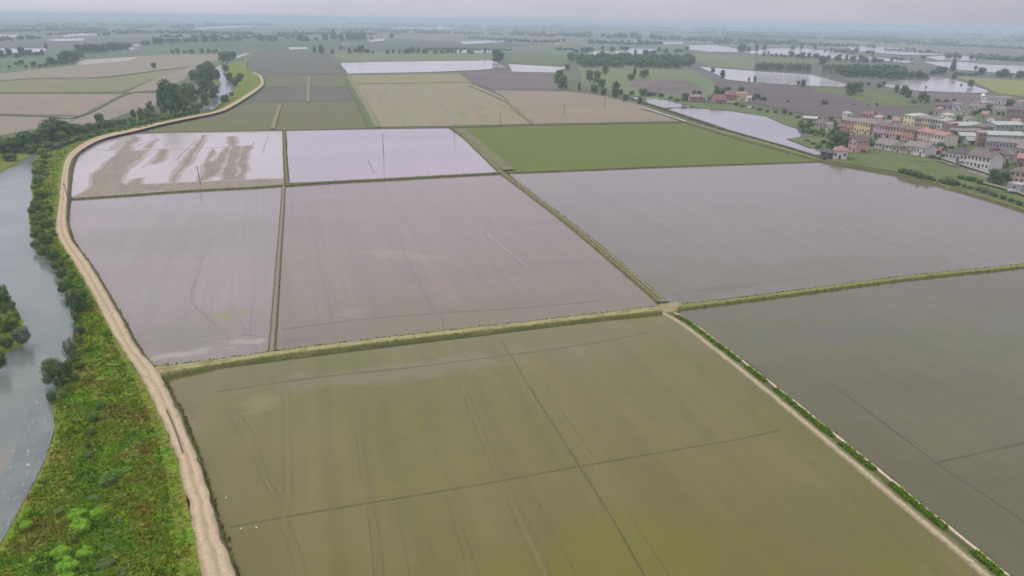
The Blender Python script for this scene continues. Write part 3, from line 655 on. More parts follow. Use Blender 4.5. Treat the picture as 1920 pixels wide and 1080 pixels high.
bank('narrow green bank between the streaky paddy and the pale paddy', [(533, 244), (534, 280), (536, 315), (538, 346)], 1.6, 0.6, mb_grass, tufts=edge_t(0.8))
bank('narrow bare mud bank left of the central brown paddy', [(532, 348), (528, 410), (522, 490), (517, 560), (512, 625), (509, 660)], 1.3, 0.5, mb_mud, slope=0.7)
bank('twin wheel track on the bank beside the green crop', [(850, 239), (880, 264), (940, 322)], 2.6, 0.6, mb_diag, tufts=edge_t(1.0))
bank('twin wheel track on the bank right of the central brown paddy', [(940, 322), (985, 355), (1062, 413), (1150, 486), (1205, 532), (1242, 565)], 2.5, 0.6, mb_diag, tufts=edge_t(1.2))
bank('grass edge along the foot of the green crop', [(940, 323), (1100, 317), (1250, 311), (1400, 306), (1552, 301)], 2.0, 0.6, mb_grass, tufts=edge_t(0.8))
bank('bank along the back of the flooded paddies', [(200, 255), (280, 248), (420, 245), (530, 243), (690, 240), (850, 238)], 2.2, 0.5, mb_grass)
bank('field edge behind the green crop', [(850, 238), (1000, 234), (1150, 231), (1292, 229)], 2.5, 0.4, mb_grass)
bank('main grass track crossing between the paddies', [(270, 698), (330, 689), (420, 676), (510, 663), (700, 639), (850, 622), (1000, 605), (1120, 591), (1235, 578)], [6.5, 4.2, 3.0, 2.8, 2.8, 2.8, 2.8, 3.0, 3.8], 0.7, mb_main, zs=[1.4, 1.1, 0.8, 0.7, 0.7, 0.7, 0.7, 0.8, 0.9], tufts=lambda u: 2.6 if 0.5 < -u < 0.9 else (0.9 if 0.5 < u < 0.8 else (0.3 if abs(u) < 0.1 else 0)))
bank('green track running right from the crossing', [(1235, 578), (1300, 571), (1400, 559), (1500, 546), (1700, 520), (1920, 497), (2100, 476)], [3.8, 2.8, 2.3, 2.3, 2.3, 2.3, 2.3], 0.6, mb_main2, tufts=edge_t(2.2))
bank('sandy path with a green strip between the olive and dark paddies', [(1252, 584), (1290, 606), (1330, 636), (1400, 690), (1475, 750), (1550, 812), (1625, 873), (1703, 938), (1790, 1009), (1870, 1076), (2000, 1185)], [3.2] * 11, 0.6, mb_right, tufts=lambda u: 1.0 if -0.9 < u < -0.7 else 0)
bank('bank along the flooded field and the village meadow', [(1292, 230), (1400, 262), (1480, 283), (1550, 302), (1600, 311), (1700, 329), (1800, 355), (1920, 391), (2010, 425)], 3.0, 0.9, mb_grass, tufts=edge_t(0.8))
bank('pale path along the right side of the green crop', [(1270, 222), (1310, 234), (1400, 258), (1480, 281), (1545, 301)], 2.4, 0.5, track_mat('pale_path', [(0.0, GRD), (0.3, (0.22, 0.20, 0.11)), (0.5, (0.27, 0.24, 0.14)), (0.7, (0.2, 0.19, 0.1)), (1.0, GRD)]))
bank('dark hedge bank between the flooded field and the green crop', [(1180, 182), (1253, 206), (1307, 224), (1370, 245), (1437, 264), (1500, 282), (1545, 296)], 2.0, 1.0, track_mat('dark_bank', [(0.0, (0.03, 0.04, 0.02)), (0.5, (0.06, 0.075, 0.03)), (1.0, (0.03, 0.04, 0.02))]), tufts=edge_t(1.5))
M['vergeg'] = field_mat('strip_grass', [(0.06, 0.10, 0.025), (0.10, 0.14, 0.04)], 6, 1.0, fine_mix=0.3)
pale_px = track_mat('faint_path', [(0.0, (0.13, 0.13, 0.075)), (0.5, (0.205, 0.195, 0.12)), (1.0, (0.13, 0.13, 0.075))])
def lane(label, px, wd, z, mat, k=8):
    c = smooth_path([G(x, y, z) for x, y in px], k); n = len(c); A = []; B = []
    for i, p in enumerate(c):
        d = c[min(i + 1, n - 1)] - c[max(i - 1, 0)]; d.z = 0; d.normalize(); s = Vector((d.y, -d.x, 0)) * wd / 2
        A.append(p - s); B.append(p + s)
    return loft('path', A, B, mat, lambda u: 0.05 * math.sin(u * math.pi), 4, label, k=1)
lane('pale straight lane across the slate field', [(577, 190), (578, 166), (580, 143)], 3.2, 0.55, pale_px)
lane('pale lane in the olive stubble field', [(511, 241), (517, 220), (525, 196)], 3.0, 0.55, pale_px)
lane('pale diagonal lane across the tan field', [(880, 160), (945, 188), (970, 208), (1003, 233)], 2.6, 0.6, pale_px)
lane('pale lane along the left edge of the tan field', [(652, 141), (668, 168), (688, 200), (708, 238)], 4.0, 0.6, pale_px)
lane('green verge along the left edge of the tan field', [(646, 141), (660, 168), (678, 200), (698, 239)], 4.5, 0.58, M['vergeg'])
lane('pale farm lane by the green crop corner', [(1203, 202), (1245, 214), (1288, 228)], 3.5, 0.75, track_mat('concrete_lane', [(0.0, (0.2, 0.19, 0.15)), (0.5, (0.38, 0.36, 0.32)), (1.0, (0.2, 0.19, 0.15))]))
lane('village lane below the white houses', [(1745, 288), (1790, 303), (1850, 322), (1900, 338)], 4.0, 0.85, track_mat('village_lane', [(0.0, (0.2, 0.19, 0.16)), (0.5, (0.30, 0.28, 0.25)), (1.0, (0.2, 0.19, 0.16))]))
lane('pale lane along the hedge at the right edge', [(1840, 341), (1880, 351), (1920, 363), (1990, 390)], 4.0, 0.85, pale_px)
lane('grassy lane left of the green crop', [(862, 241), (900, 272), (955, 318)], 6.0, 0.62, field_mat('lane_grass', [(0.12, 0.125, 0.055), (0.15, 0.15, 0.075)], 8, 1.5))
lane('dark field ditch across the tan fields', [(-40, 213), (80, 217), (150, 217), (240, 175), (310, 172)], 3.0, 0.55, M['vergeg'])
lane('green ditch across the yellow field', [(-40, 155), (60, 147), (180, 146), (300, 131), (352, 125)], 4.0, 0.6, M['vergeg'])
lane('green ditch below the yellow field', [(-40, 174), (120, 174), (240, 174)], 3.0, 0.6, M['vergeg'])
# junction of the tracks
def mound(px, z, mat, label, name='path'):
    base = wobble([G(x, y, 0.0) for x, y in px], 4, 0.06); c0 = sum(base, Vector()) / len(base); nI = len(base); V = []; F = []
    for sc_, zz in ((1.0, -0.1), (0.86, 0.62), (0.72, 0.93), (0.4, 1.0), (0.0, 1.0)):
        for q in base:
            w_ = c0.lerp(q, sc_); w_.z = max(-0.1, z * zz) if zz > 0 else -0.1; V.append(w_)
    for lv in range(4):
        for i in range(nI):
            q = (lv * nI + i, lv * nI + (i + 1) % nI, (lv + 1) * nI + (i + 1) % nI, (lv + 1) * nI + i)
            F.append(q if (V[q[1]] - V[q[0]]).cross(V[q[2]] - V[q[0]]).z > 0 else tuple(reversed(q)))
    return tag(mesh_obj(name, V, F, mat, smooth=True), label, kind='structure')
mound([(1222, 582), (1236, 573), (1248, 570), (1268, 571), (1286, 574), (1276, 583), (1264, 592), (1248, 592)], 0.98, field_mat('bare_earth', [(0.20, 0.19, 0.10), (0.26, 0.235, 0.145), (0.15, 0.16, 0.06)], 4, 1.0), 'bare earth crossing where the tracks meet')

# levee road
road_px = [((384, 1200), (470, 1200)), ((380, 1140), (457, 1140)), ((378, 1080), (443, 1080)), ((363, 1000), (411, 1000)), ((353, 940), (396, 940)), ((340, 900), (383, 900)), ((332, 860), (371, 860)), ((317, 820), (353, 820)), ((300, 780), (337, 780)), ((281, 740), (318, 740)),
           ((268, 715), (306, 715)), ((253, 690), (291, 690)), ((226, 650), (256, 650)), ((197, 600), (229, 600)), ((172, 550), (200, 550)), ((143, 500), (171, 500)), ((120, 465), (148, 468)), ((109, 445), (134, 450)), ((104, 425), (126, 425)), ((107, 400), (124, 400)), ((111, 370), (126, 370)),
           ((114, 340), (127, 340)), ((119, 310), (130, 312)), ((128, 290), (140, 292)), ((152, 270), (166, 273)), ((185, 255), (200, 258)), ((238, 243), (252, 246)), ((290, 231), (303, 233)), ((350, 219), (360, 221)), ((400, 209), (408, 211)), ((424, 199), (433, 201)), ((450, 184), (458, 186)), ((479, 165), (486, 167)), ((489, 155), (495, 155)), ((484, 142), (489, 141)), ((473, 137), (475, 135))]
ZR = 1.5
rA = [G(x, y, ZR) for (x, y), _ in road_px]; rB = [G(x, y, ZR) for _, (x, y) in road_px]
mroad = track_mat('sandy_road', [(0.0, (0.202, 0.174, 0.109)), (0.12, (0.326, 0.256, 0.164)), (0.24, (0.403, 0.333, 0.223)), (0.42, (0.336, 0.275, 0.177)), (0.54, (0.288, 0.236, 0.150)), (0.66, (0.403, 0.333, 0.223)), (0.84, (0.370, 0.299, 0.200)), (1.0, (0.25, 0.20, 0.13))], patch=(0.62, 0.72), patch_col=(0.24, 0.19, 0.125), fine=0.22, wobble_amt=0.05)
loft('road', rA, rB, mroad, lambda u: 0.10 * math.sin(u * math.pi) - 0.06 * (math.exp(-((u - 0.26) / 0.08) ** 2) + math.exp(-((u - 0.68) / 0.08) ** 2)), 14, 'sandy unpaved levee road winding beside the river', k=8, jag=0.32)
for lab, pth in (('dark wheel gouge in the sandy road', [(312, 768), (322, 790), (332, 815), (343, 849)]),):
    lane(lab, pth, 0.28, ZR + 0.14, field_mat('damp_sand', [(0.09, 0.085, 0.055), (0.14, 0.12, 0.08)], 2, 0.5), k=6)
mslope = track_mat('levee_slope', [(0.0, (0.17, 0.15, 0.09)), (0.25, (0.085, 0.085, 0.045)), (0.7, (0.085, 0.09, 0.04)), (1.0, (0.075, 0.075, 0.04))], patch=(0.5, 0.62), patch_col=(0.22, 0.19, 0.13))
water_edge = [(500, 1200), (470, 1140), (447, 1080), (421, 1000), (401, 940), (389, 900), (378, 860), (362, 820), (347, 780), (326, 740), (313, 718)]
loft('road', [p - Vector((0, 0, 0.02)) for p in rB[:11]], [G(x, y, 0.05) for x, y in water_edge], mslope, lambda u: 0.25 * math.sin(u * math.pi), 6, 'grassy levee slope above the nearest paddy', bumpy=0.15, bscale=0.8)
water_edge2 = [(289, 690), (263, 650), (235, 600), (206, 550), (176, 500), (151, 468), (139, 450), (132, 425), (130, 400), (133, 370), (136, 340), (140, 312), (150, 290), (172, 272), (203, 258), (256, 248)]
loft('road', [p - Vector((0, 0, 0.02)) for p in rB[11:27]], [G(x, y, 0.05) for x, y in water_edge2], mslope, lambda u: 0.2 * math.sin(u * math.pi), 6, 'levee slope above the paddies upstream of the track junction', bumpy=0.1, bscale=0.8)
for i in range(10):
    for k in range(60):
        t = R.random(); a = rB[i].lerp(rB[i + 1], t); b = G(*water_edge[i], 0.05).lerp(G(*water_edge[i + 1], 0.05), t)
        grass_spots.append((a.lerp(b, R.uniform(0.35, 0.95)), R.uniform(0.18, 0.5), R.choice((0, 2, 1))))
for i in range(11, 25):
    j = i - 11
    for k in range(28):
        t = R.random(); a = rB[i].lerp(rB[i + 1], t); b = G(*water_edge2[j], 0.05).lerp(G(*water_edge2[j + 1], 0.05), t)
        grass_spots.append((a.lerp(b, R.uniform(0.5, 0.95)), R.uniform(0.15, 0.4), R.choice((0, 1, 2))))

# ------------------------------------------------------------------ river and its banks
M['river'] = water_mat('river_water', [(0.10, 0.135, 0.12), (0.135, 0.165, 0.145)], 25, 0.18, ripple=0.25, spots=[((10, 860), (14, 6), (40, 800), (0.15, 0.145, 0.125))])
M['rapid'] = water_mat('rapid_water', [(0.085, 0.115, 0.11), (0.125, 0.15, 0.14)], 8, 0.16, ripple=0.3, flecks=direction((20, 960), (75, 760)))
M['shoal'] = water_mat('shoal_water', [(0.165, 0.14, 0.125), (0.19, 0.165, 0.15)], 12, 0.10, ripple=0.05)
north = [(420, 118), (404, 127), (401, 136), (409, 147), (411, 155), (403, 165), (405, 172), (397, 182), (392, 180), (394, 192), (379, 190), (382, 200), (370, 206), (330, 215), (250, 231), (180, 246), (108, 269), (62, 289), (45, 297), (10, 319), (-60, 352), (-160, 420), (-420, 520)]
vedge = [(-150, 1260), (-110, 1190), (-60, 1110), (-15, 1045), (20, 985), (55, 920), (85, 860), (103, 800), (97, 755), (110, 715), (135, 650), (140, 595), (122, 535), (100, 495), (70, 463), (56, 425), (53, 395), (62, 370), (57, 350), (62, 320), (60, 303), (75, 290), (120, 275), (180, 256), (250, 239), (330, 222), (385, 211), (401, 205), (413, 194), (430, 178), (438, 168), (440, 158), (428, 143), (419, 134), (416, 124), (428, 116), (442, 110), (462, 103), (470, 101), (460, 100), (440, 106), (424, 113)]
poly3('water', [G(x, y, 0.03) for x, y in north + [(-700, 700), (-900, 1260)]] + [G(x, y, 0.03) for x, y in vedge], M['river'], 'grey green river along the left edge',
      lines=[([(-200, 1150), (-60, 1000), (0, 900), (30, 830), (50, 780), (72, 740), (90, 755), (97, 790), (92, 830), (70, 890), (45, 935), (15, 985), (-60, 1090), (-130, 1200)], 0, 1, 0.03)], linemats=[M['rapid'], M['shoal']])

def verge_mat():
    m, t, p = new_mat('rough_grass_bank')
    v = wpos(t)
    r = ramp(t, [(0.08, 0.135, 0.012), (0.125, 0.18, 0.018), (0.145, 0.16, 0.025), (0.105, 0.195, 0.015), (0.135, 0.21, 0.02)], 0.3, 0.7)
    t.links.new(noise_node(t, v, 0.16, 5, 0.62), r.inputs[0])
    fr = ramp(t, [(0.45, 0.45, 0.45), (1.5, 1.5, 1.5)]); n2 = noise_node(t, v, 1.3, 5, 0.7); t.links.new(n2, fr.inputs[0])
    br = ramp(t, [(0, 0, 0), (1, 1, 1)], 0.52, 0.62); t.links.new(noise_node(t, v, 0.23, 4, 0.6), br.inputs[0])
    c = mix(t, br.outputs[0], r.outputs[0], (0.18, 0.14, 0.035))
    c = mix(t, 0.5, r.outputs[0], c)
    t.links.new(mix(t, 1.0, c, fr.outputs[0], 'MULTIPLY'), p.inputs['Base Color'])
    p.inputs['Roughness'].default_value = 0.95; p.inputs['Specular IOR Level'].default_value = 0.1
    bump(t, p, n2, 0.8, 0.35)
    return m
M['verge'] = verge_mat()
vg = [((-150, 1260), (388, 1215)), ((-110, 1190), (384, 1170)), ((-60, 1110), (380, 1110)), ((-15, 1045), (372, 1040)), ((20, 985), (360, 985)), ((55, 920), (347, 922)), ((85, 860), (332, 860)), ((103, 800), (310, 803)), ((97, 755), (289, 757)), ((110, 715), (268, 715)),
      ((135, 650), (226, 650)), ((140, 595), (194, 595)), ((122, 535), (164, 535)), ((100, 495), (140, 495)), ((70, 463), (118, 462)), ((56, 425), (104, 425)), ((53, 395), (107, 395)), ((62, 370), (111, 370)), ((57, 350), (113, 350)), ((62, 320), (117, 320)), ((60, 303), (122, 303)), ((75, 290), (128, 290)),
      ((120, 275), (165, 265)), ((180, 256), (215, 248)), ((250, 239), (285, 232)), ((330, 222), (350, 219)), ((385, 211), (400, 209)), ((404, 204), (416, 203)), ((416, 194), (432, 195)), ((432, 178), (458, 180)), ((440, 168), (474, 168)), ((442, 158), (488, 156)), ((430, 143), (484, 143)), ((421, 134), (470, 135)), ((419, 126), (462, 125)), ((430, 118), (466, 114))]
vA = [G(x, y, -0.05) for (x, y), _ in vg]; vB = [G(x, y, ZR - 0.03) for _, (x, y) in vg]
def vprof(u):
    return (1.55 * (1 - (1 - u) ** 3)) * 0.72 - 1.55 * u * 0.72
loft('ground', vA, vB, M['verge'], vprof, 26, 'rough green river bank between the water and the levee road', bumpy=0.28, bscale=0.35, k=8)
# tall herbs and grass on the near bank (a ground cover nobody could count)
cells = []
for i in range(0, 33):
    n_ = (2000, 2200, 2400, 2600, 2600, 2400, 2200, 1900, 1500, 1300, 1100, 1000, 900, 800, 800, 800, 700, 700, 700, 700, 700, 700, 700, 500, 400, 400, 300, 300, 300, 250, 200, 200, 150)[i]
    for _ in range(n_):
        t, u = R.random(), R.random() ** 0.9
        a = vA[i].lerp(vA[i + 1], t); b = vB[i].lerp(vB[i + 1], t)
        q = a.lerp(b, 0.03 + u * 0.94); q.z += vprof(u) + 0.28 * (mnoise.noise(q * 0.35) + 0.5 * mnoise.noise(q * 0.945)) - 0.05
        pat = mnoise.noise(Vector((q.x * 0.13, q.y * 0.13, 5)))
        pat2 = mnoise.noise(Vector((q.x * 0.3, q.y * 0.3, 2)))
        h = R.uniform(0.14, 0.36) * (1.5 if pat2 > 0.3 else 1)
        val = mnoise.noise(Vector((q.x * 0.17, q.y * 0.17, 5))) + 0.5 * mnoise.noise(Vector((q.x * 0.45, q.y * 0.45, 8))) + R.uniform(-0.1, 0.1)
        tone = 4 if val < -0.52 else (1 if val < -0.36 else (2 if val < 0.10 else (3 if val < 0.34 else 5)))
        if u > 0.92: h *= 0.5
        cells.append((q, h, tone))
def grass_obj(label, spots, wide):
    v, f, mi = [], [], []
    for q, h, tone in spots:
        for _ in range(4 if wide else 3):
            a = R.uniform(0, 2 * math.pi); b = len(v)
            ww = h * R.uniform(0.35, 0.7) * (1.0 if wide else 0.7)
            dx, dy = math.cos(a) * ww, math.sin(a) * ww
            tx, ty = R.uniform(-1, 1) * h * 0.7, R.uniform(-1, 1) * h * 0.7
            o = Vector((R.uniform(-1, 1), R.uniform(-1, 1), 0)) * h * 0.5
            v += [q + o + Vector((-dx, -dy, -0.05)), q + o + Vector((dx, dy, -0.05)), q + o + Vector((tx + dx * 0.4, ty + dy * 0.4, h * R.uniform(0.7, 1.1))), q + o + Vector((tx - dx * 0.5, ty - dy * 0.5, h * R.uniform(0.6, 1.0)))]
            f.append((b, b + 1, b + 2, b + 3)); mi.append(tone)
    return tag(mesh_obj('grass', v, f, [M['g%d' % i] for i in range(6)], mi), label, 'grass', kind='stuff')
M['g0'] = leaf_mat('dark_bank_grass', (0.11, 0.125, 0.02), (0.15, 0.165, 0.03))
M['g1'] = leaf_mat('straw_grass', (0.19, 0.185, 0.035), (0.25, 0.24, 0.05))
M['g2'] = leaf_mat('mid_grass', (0.15, 0.22, 0.012), (0.20, 0.275, 0.018))
M['g3'] = leaf_mat('fresh_grass', (0.12, 0.26, 0.010), (0.17, 0.34, 0.014))
M['g4'] = leaf_mat('brown_herbs', (0.155, 0.155, 0.016), (0.20, 0.195, 0.026))
M['g5'] = leaf_mat('dark_herbs', (0.085, 0.17, 0.012), (0.12, 0.215, 0.018))
grass_obj('rough tall grass and herbs covering the river bank', cells, True)

# land on the far side of the river
nb = [(420, 113), (404, 121), (395, 132), (396, 145), (396, 155), (390, 165), (388, 175), (380, 184), (372, 190), (366, 198), (352, 203), (320, 209), (245, 222), (175, 234), (118, 243), (62, 250), (20, 258), (-60, 275), (-160, 320), (-420, 400)]
nn = [(417, 118), (404, 127), (401, 136), (408, 150), (409, 157), (402, 167), (400, 177), (394, 186), (386, 193), (379, 200), (368, 207), (330, 216), (250, 232), (180, 247), (108, 270), (62, 290), (30, 306), (-60, 352), (-160, 420), (-420, 520)]
loft('ground', [G(x, y, 0.9) for x, y in nb], [G(x, y, -0.05) for x, y in nn], M['verge'], lambda u: 0.5 * math.sin(u * math.pi), 12, 'green far bank of the river below the treeline', bumpy=0.25, bscale=0.3, k=6)
isl = [(-420, 480), (-120, 500), (0, 530), (22, 560), (36, 595), (56, 632), (44, 648), (12, 664), (2, 690), (-60, 730), (-200, 800), (-500, 860)]
ib = wobble([G(x, y, -0.05) for x, y in isl], 4, 0.05)
ce = sum(ib, Vector()) / len(ib)
v_, f_, u_ = [], [], []
for lv, (sc_, zz) in enumerate(((1.0, -0.05), (0.93, 0.55), (0.8, 0.9), (0.5, 1.1), (0.0, 1.2))):
    for q in ib:
        p = ce.lerp(q, sc_); p.z = zz + (0.2 * mnoise.noise(p * 0.4) if lv else 0); v_.append(p)
nI = len(ib)
for lv in range(4):
    for i in range(nI):
        q = (lv * nI + i, lv * nI + (i + 1) % nI, (lv + 1) * nI + (i + 1) % nI, (lv + 1) * nI + i)
        f_.append(q if (v_[q[1]] - v_[q[0]]).cross(v_[q[2]] - v_[q[0]]).z > 0 else tuple(reversed(q)))
tag(mesh_obj('ground', v_, f_, M['verge'], smooth=True), 'bushy river point on the left edge', kind='structure')

# ------------------------------------------------------------------ trees and shrubs
LM = {
 'dark':  leaf_mat('dark_leaves', (0.05, 0.098, 0.042), (0.115, 0.185, 0.068)),
 'mid':   leaf_mat('mid_leaves', (0.055, 0.11, 0.03), (0.13, 0.20, 0.05)),
 'light': leaf_mat('light_leaves', (0.0743, 0.135, 0.027), (0.162, 0.2565, 0.0513)),
 'bright':leaf_mat('bright_leaves', (0.13, 0.29, 0.02), (0.25, 0.47, 0.04), 0.2),
 'willow':leaf_mat('willow_leaves', (0.091, 0.13, 0.078), (0.182, 0.234, 0.143)),
 'olive': leaf_mat('olive_leaves', (0.078, 0.0975, 0.026), (0.169, 0.182, 0.052)),
 'pinkbloom': leaf_mat('pink_blossom', (0.22, 0.09, 0.13), (0.34, 0.15, 0.2)),
}
BARK = plain_mat('bark', (0.11, 0.09, 0.07), 0.95, 0.35, 0.3)
def crown_bm(kind, n, size, seed):
    """leaves spread over several uneven lobes; unit size: 1 high, 1 wide"""
    r = random.Random(seed); lobes = []
    if kind == 'round':
        lobes.append((Vector((0, 0, 0.56)), Vector((0.38, 0.38, 0.36))))
        for i in range(6):
            a = i * 1.05 + r.uniform(-0.4, 0.4)
            lobes.append((Vector((math.cos(a) * 0.26, math.sin(a) * 0.26, r.uniform(0.20, 0.36))), Vector([r.uniform(0.15, 0.21)] * 2 + [r.uniform(0.14, 0.20)])))
        for i in range(9):
            a = r.uniform(0, 6.28); e = r.uniform(-0.5, 1.0)
            lobes.append((Vector((math.cos(a) * 0.27 * (1 - 0.4 * abs(e)), math.sin(a) * 0.27 * (1 - 0.4 * abs(e)), 0.6 + e * 0.24)), Vector([r.uniform(0.14, 0.23)] * 2 + [r.uniform(0.12, 0.19)])))
    elif kind == 'tall':
        for i in range(11):
            z = 0.13 + 0.77 * i / 10; w_ = 0.33 * math.sin(math.pi * (0.18 + 0.72 * i / 10)) + 0.08
            a = r.uniform(0, 6.28)
            lobes.append((Vector((math.cos(a) * 0.16, math.sin(a) * 0.16, z)), Vector((w_ * r.uniform(0.8, 1.15), w_ * r.uniform(0.8, 1.15), 0.13))))
    elif kind == 'poplar':
        for i in range(10):
            z = 0.36 + 0.58 * i / 9; w_ = 0.34 * (0.55 + 0.45 * math.sin(math.pi * (0.1 + 0.75 * i / 9)))
            a = r.uniform(0, 6.28)
            lobes.append((Vector((math.cos(a) * 0.1, math.sin(a) * 0.1, z)), Vector((w_, w_, 0.10))))
    elif kind == 'cypress':
        for i in range(10):
            z = 0.14 + 0.80 * i / 9; w_ = 0.44 * (1 - i / 9) ** 0.9 * (0.8 if i == 0 else 1) + 0.05
            a = r.uniform(0, 6.28)
            lobes.append((Vector((math.cos(a) * 0.05, math.sin(a) * 0.05, z)), Vector((w_, w_, 0.11))))
    else:   # bush
        lobes.append((Vector((0, 0, 0.32)), Vector((0.36, 0.36, 0.34))))
        for i in range(8):
            a = 6.28 * i / 8 + r.uniform(-0.4, 0.4); q = r.uniform(0.15, 0.32)
            lobes.append((Vector((math.cos(a) * q, math.sin(a) * q, r.uniform(0.2, 0.62))), Vector((r.uniform(0.13, 0.22), r.uniform(0.13, 0.22), r.uniform(0.16, 0.28)))))
    v, f = [], []
    ico = bmesh.new(); bmesh.ops.create_icosphere(ico, subdivisions=1, radius=1.0)
    for c, q in lobes:
        b = len(v)
        for p in ico.verts:
            k = 0.72 * (1 + 0.25 * mnoise.noise(p.co * 1.7 + c * 9))
            v.append(c + Vector((p.co.x * q.x, p.co.y * q.y, p.co.z * q.z)) * k)
        ico.verts.ensure_lookup_table()
        for fc in ico.faces: f.append(tuple(b + x.index for x in fc.verts))
    ico.free()
    tot = sum(q.x * q.y for _, q in lobes)
    wts = [q.x * q.y / tot for _, q in lobes]
    for _ in range(n):
        c, q = r.choices(lobes, wts)[0]
        d = Vector((r.gauss(0, 1), r.gauss(0, 1), r.gauss(0.15, 1))).normalized()
        p = c + Vector((d.x * q.x, d.y * q.y, d.z * q.z)) * r.uniform(0.72, 1.12)
        nrm = (d + Vector((r.uniform(-1, 1), r.uniform(-1, 1), r.uniform(-0.4, 1))) * 0.8).normalized()
        a = nrm.orthogonal().normalized(); a.rotate(Matrix.Rotation(r.uniform(0, 6.28), 3, nrm)); bq = nrm.cross(a)
        s_ = size * r.uniform(0.6, 1.4); b = len(v)
        v += [p - a * s_, p + bq * s_ * 0.6, p + a * s_, p - bq * s_ * 0.6]
        f.append((b, b + 1, b + 2, b + 3))
    return v, f
def trunk_mb(kind, seed):
    r = random.Random(seed); m = MB()
    th, tr = {'round': (0.5, 0.032), 'tall': (0.5, 0.03), 'poplar': (0.8, 0.06), 'cypress': (0.5, 0.04), 'bush': (0.3, 0.03)}[kind]
    m.tube([(0, 0, -0.03), (0.01, 0, th * 0.4), (-0.01, 0.01, th * 0.75), (0, 0, th)], [tr * 1.3, tr, tr * 0.8, tr * 0.45], 6)
    if kind in ('round', 'tall', 'bush'):
        for i in range(4):
            a = 1.57 * i + r.uniform(-0.5, 0.5); z = th * r.uniform(0.45, 0.7)
            m.tube([(0, 0, z), (math.cos(a) * 0.13, math.sin(a) * 0.13, z + 0.12), (math.cos(a) * 0.24, math.sin(a) * 0.24, z + 0.2)], [tr * 0.6, tr * 0.4, tr * 0.15], 5)
    return m
PROTO = {}
def proto(kind, var, mat, hi):
    k = (kind, var, mat, hi)
    if k not in PROTO:
        n, sz = {0: (300, 0.07), 1: (900, 0.045), 2: (3200, 0.025)}[hi]
        v, f = crown_bm(kind, n, sz, 11 + var * 7 + len(kind))
        if hi == 0:
            me = bpy.data.meshes.new(kind + '_tree')
            t = trunk_mb(kind, var); b = len(v)
            me.from_pydata([tuple(p) for p in v] + t.v, [], f + [tuple(b + i for i in q) for q in t.f])
            me.materials.append(LM[mat]); me.materials.append(BARK)
            me.polygons.foreach_set('material_index', [0] * len(f) + [1] * len(t.f))
            PROTO[k] = (me, None)
        else:
            me = bpy.data.meshes.new(kind + '_crown'); me.from_pydata([tuple(p) for p in v], [], f); me.materials.append(LM[mat])
            t = trunk_mb(kind, var); mt = bpy.data.meshes.new(kind + '_trunk'); mt.from_pydata(t.v, [], t.f); mt.materials.append(BARK)
            PROTO[k] = (me, mt)
    return PROTO[k]
def plant(name, cat, label, group, kind, x, y, h, w_, mat='dark', hi=None, z=0.0, lean=None):
    p = G(x, y, z); m_ = mpp(p)
    H, W = h * m_, w_ * m_
    if hi is None: hi = 1 if h >= 15 else 0
    me, mt = proto(kind, R.randrange(3), mat, hi)
    base = Vector((p.x, p.y, z - 0.02))
    if mt is None:
        o = bpy.data.objects.new(name, me); C.objects.link(o)
    else:
        o = empty(name, base)
        c = bpy.data.objects.new('foliage' if kind == 'bush' else 'crown', me); C.objects.link(c); c.parent = o
        t = bpy.data.objects.new('stem' if kind == 'bush' else 'trunk', mt); C.objects.link(t); t.parent = o
    o.location = base; o.scale = (W, W, H); o.rotation_euler = (0 if not lean else lean[0], 0 if not lean else lean[1], R.uniform(0, 6.28) if not lean else lean[2])
    tag(o, label, cat, group)
    return o
def T(label, group, items, kind='round', mat='dark', name='tree', cat='tree', jit=0.0, **kw):
    for it in items:
        x, y, h, w_ = it[:4]
        mm = it[4] if len(it) > 4 else mat
        if group and h < 16 and kind == 'round': x += R.uniform(-2.5, 2.5); h *= R.uniform(0.75, 1.3); w_ *= R.uniform(0.75, 1.4)
        plant(name, cat, label, group, kind, x + R.uniform(-jit, jit), y, h * (1 + R.uniform(-.1, .1) * (jit > 0)), w_, mm, **kw)
# far bank belt
T('bushy tree in the dense belt on the far river bank', 'trees of the belt on the far river bank', [(8, 290, 36, 40), (28, 288, 32, 36, 'mid'), (50, 283, 38, 38), (70, 277, 34, 34, 'mid'), (86, 270, 36, 32), (120, 262, 38, 34), (132, 262, 34, 28), (146, 259, 30, 24, 'mid'), (160, 257, 26, 24), (172, 253, 24, 22, 'mid'), (-18, 300, 38, 40), (-45, 312, 40, 44), (116, 268, 26, 26, 'mid'), (186, 248, 22, 20), (200, 244, 20, 22), (213, 241, 18, 20, 'mid'), (233, 238, 16, 20), (250, 234, 16, 20, 'mid'), (268, 230, 16, 20), (285, 226, 18, 20, 'mid'), (60, 288, 20, 26, 'mid'), (92, 282, 18, 24, 'mid'), (20, 302, 18, 28, 'mid')])
T('tallest dark tree of the belt on the far river bank', None, [(101, 266, 48, 44)])
T('pale grey green willow at the water under the belt of dark trees', None, [(108, 281, 20, 24)], kind='bush', mat='willow', name='willow')
T('lone round tree on a thin trunk at the tan field corner', None, [(188, 232, 22, 19)])
T('small oval tree left of the big dark tree group', 'small oval trees on the river bank', [(250, 222, 17, 12), (264, 220, 18, 11), (224, 236, 13, 11)], kind='tall')
T('tall oval tree between the small ones and the big dark group', None, [(283, 222, 32, 19)], kind='tall')
T('shorter tree touching the tall oval tree', None, [(275, 228, 24, 18)])
T('tallest of the large dark trees at the river bend', None, [(320, 217, 70, 42)])
T('large dark tree crowding the tallest one at the river bend', 'large dark trees at the river bend', [(345, 206, 50, 36, 'mid'), (336, 214, 44, 34, 'mid'), (311, 210, 52, 32), (356, 195, 40, 32, 'mid'), (328, 196, 42, 32)])
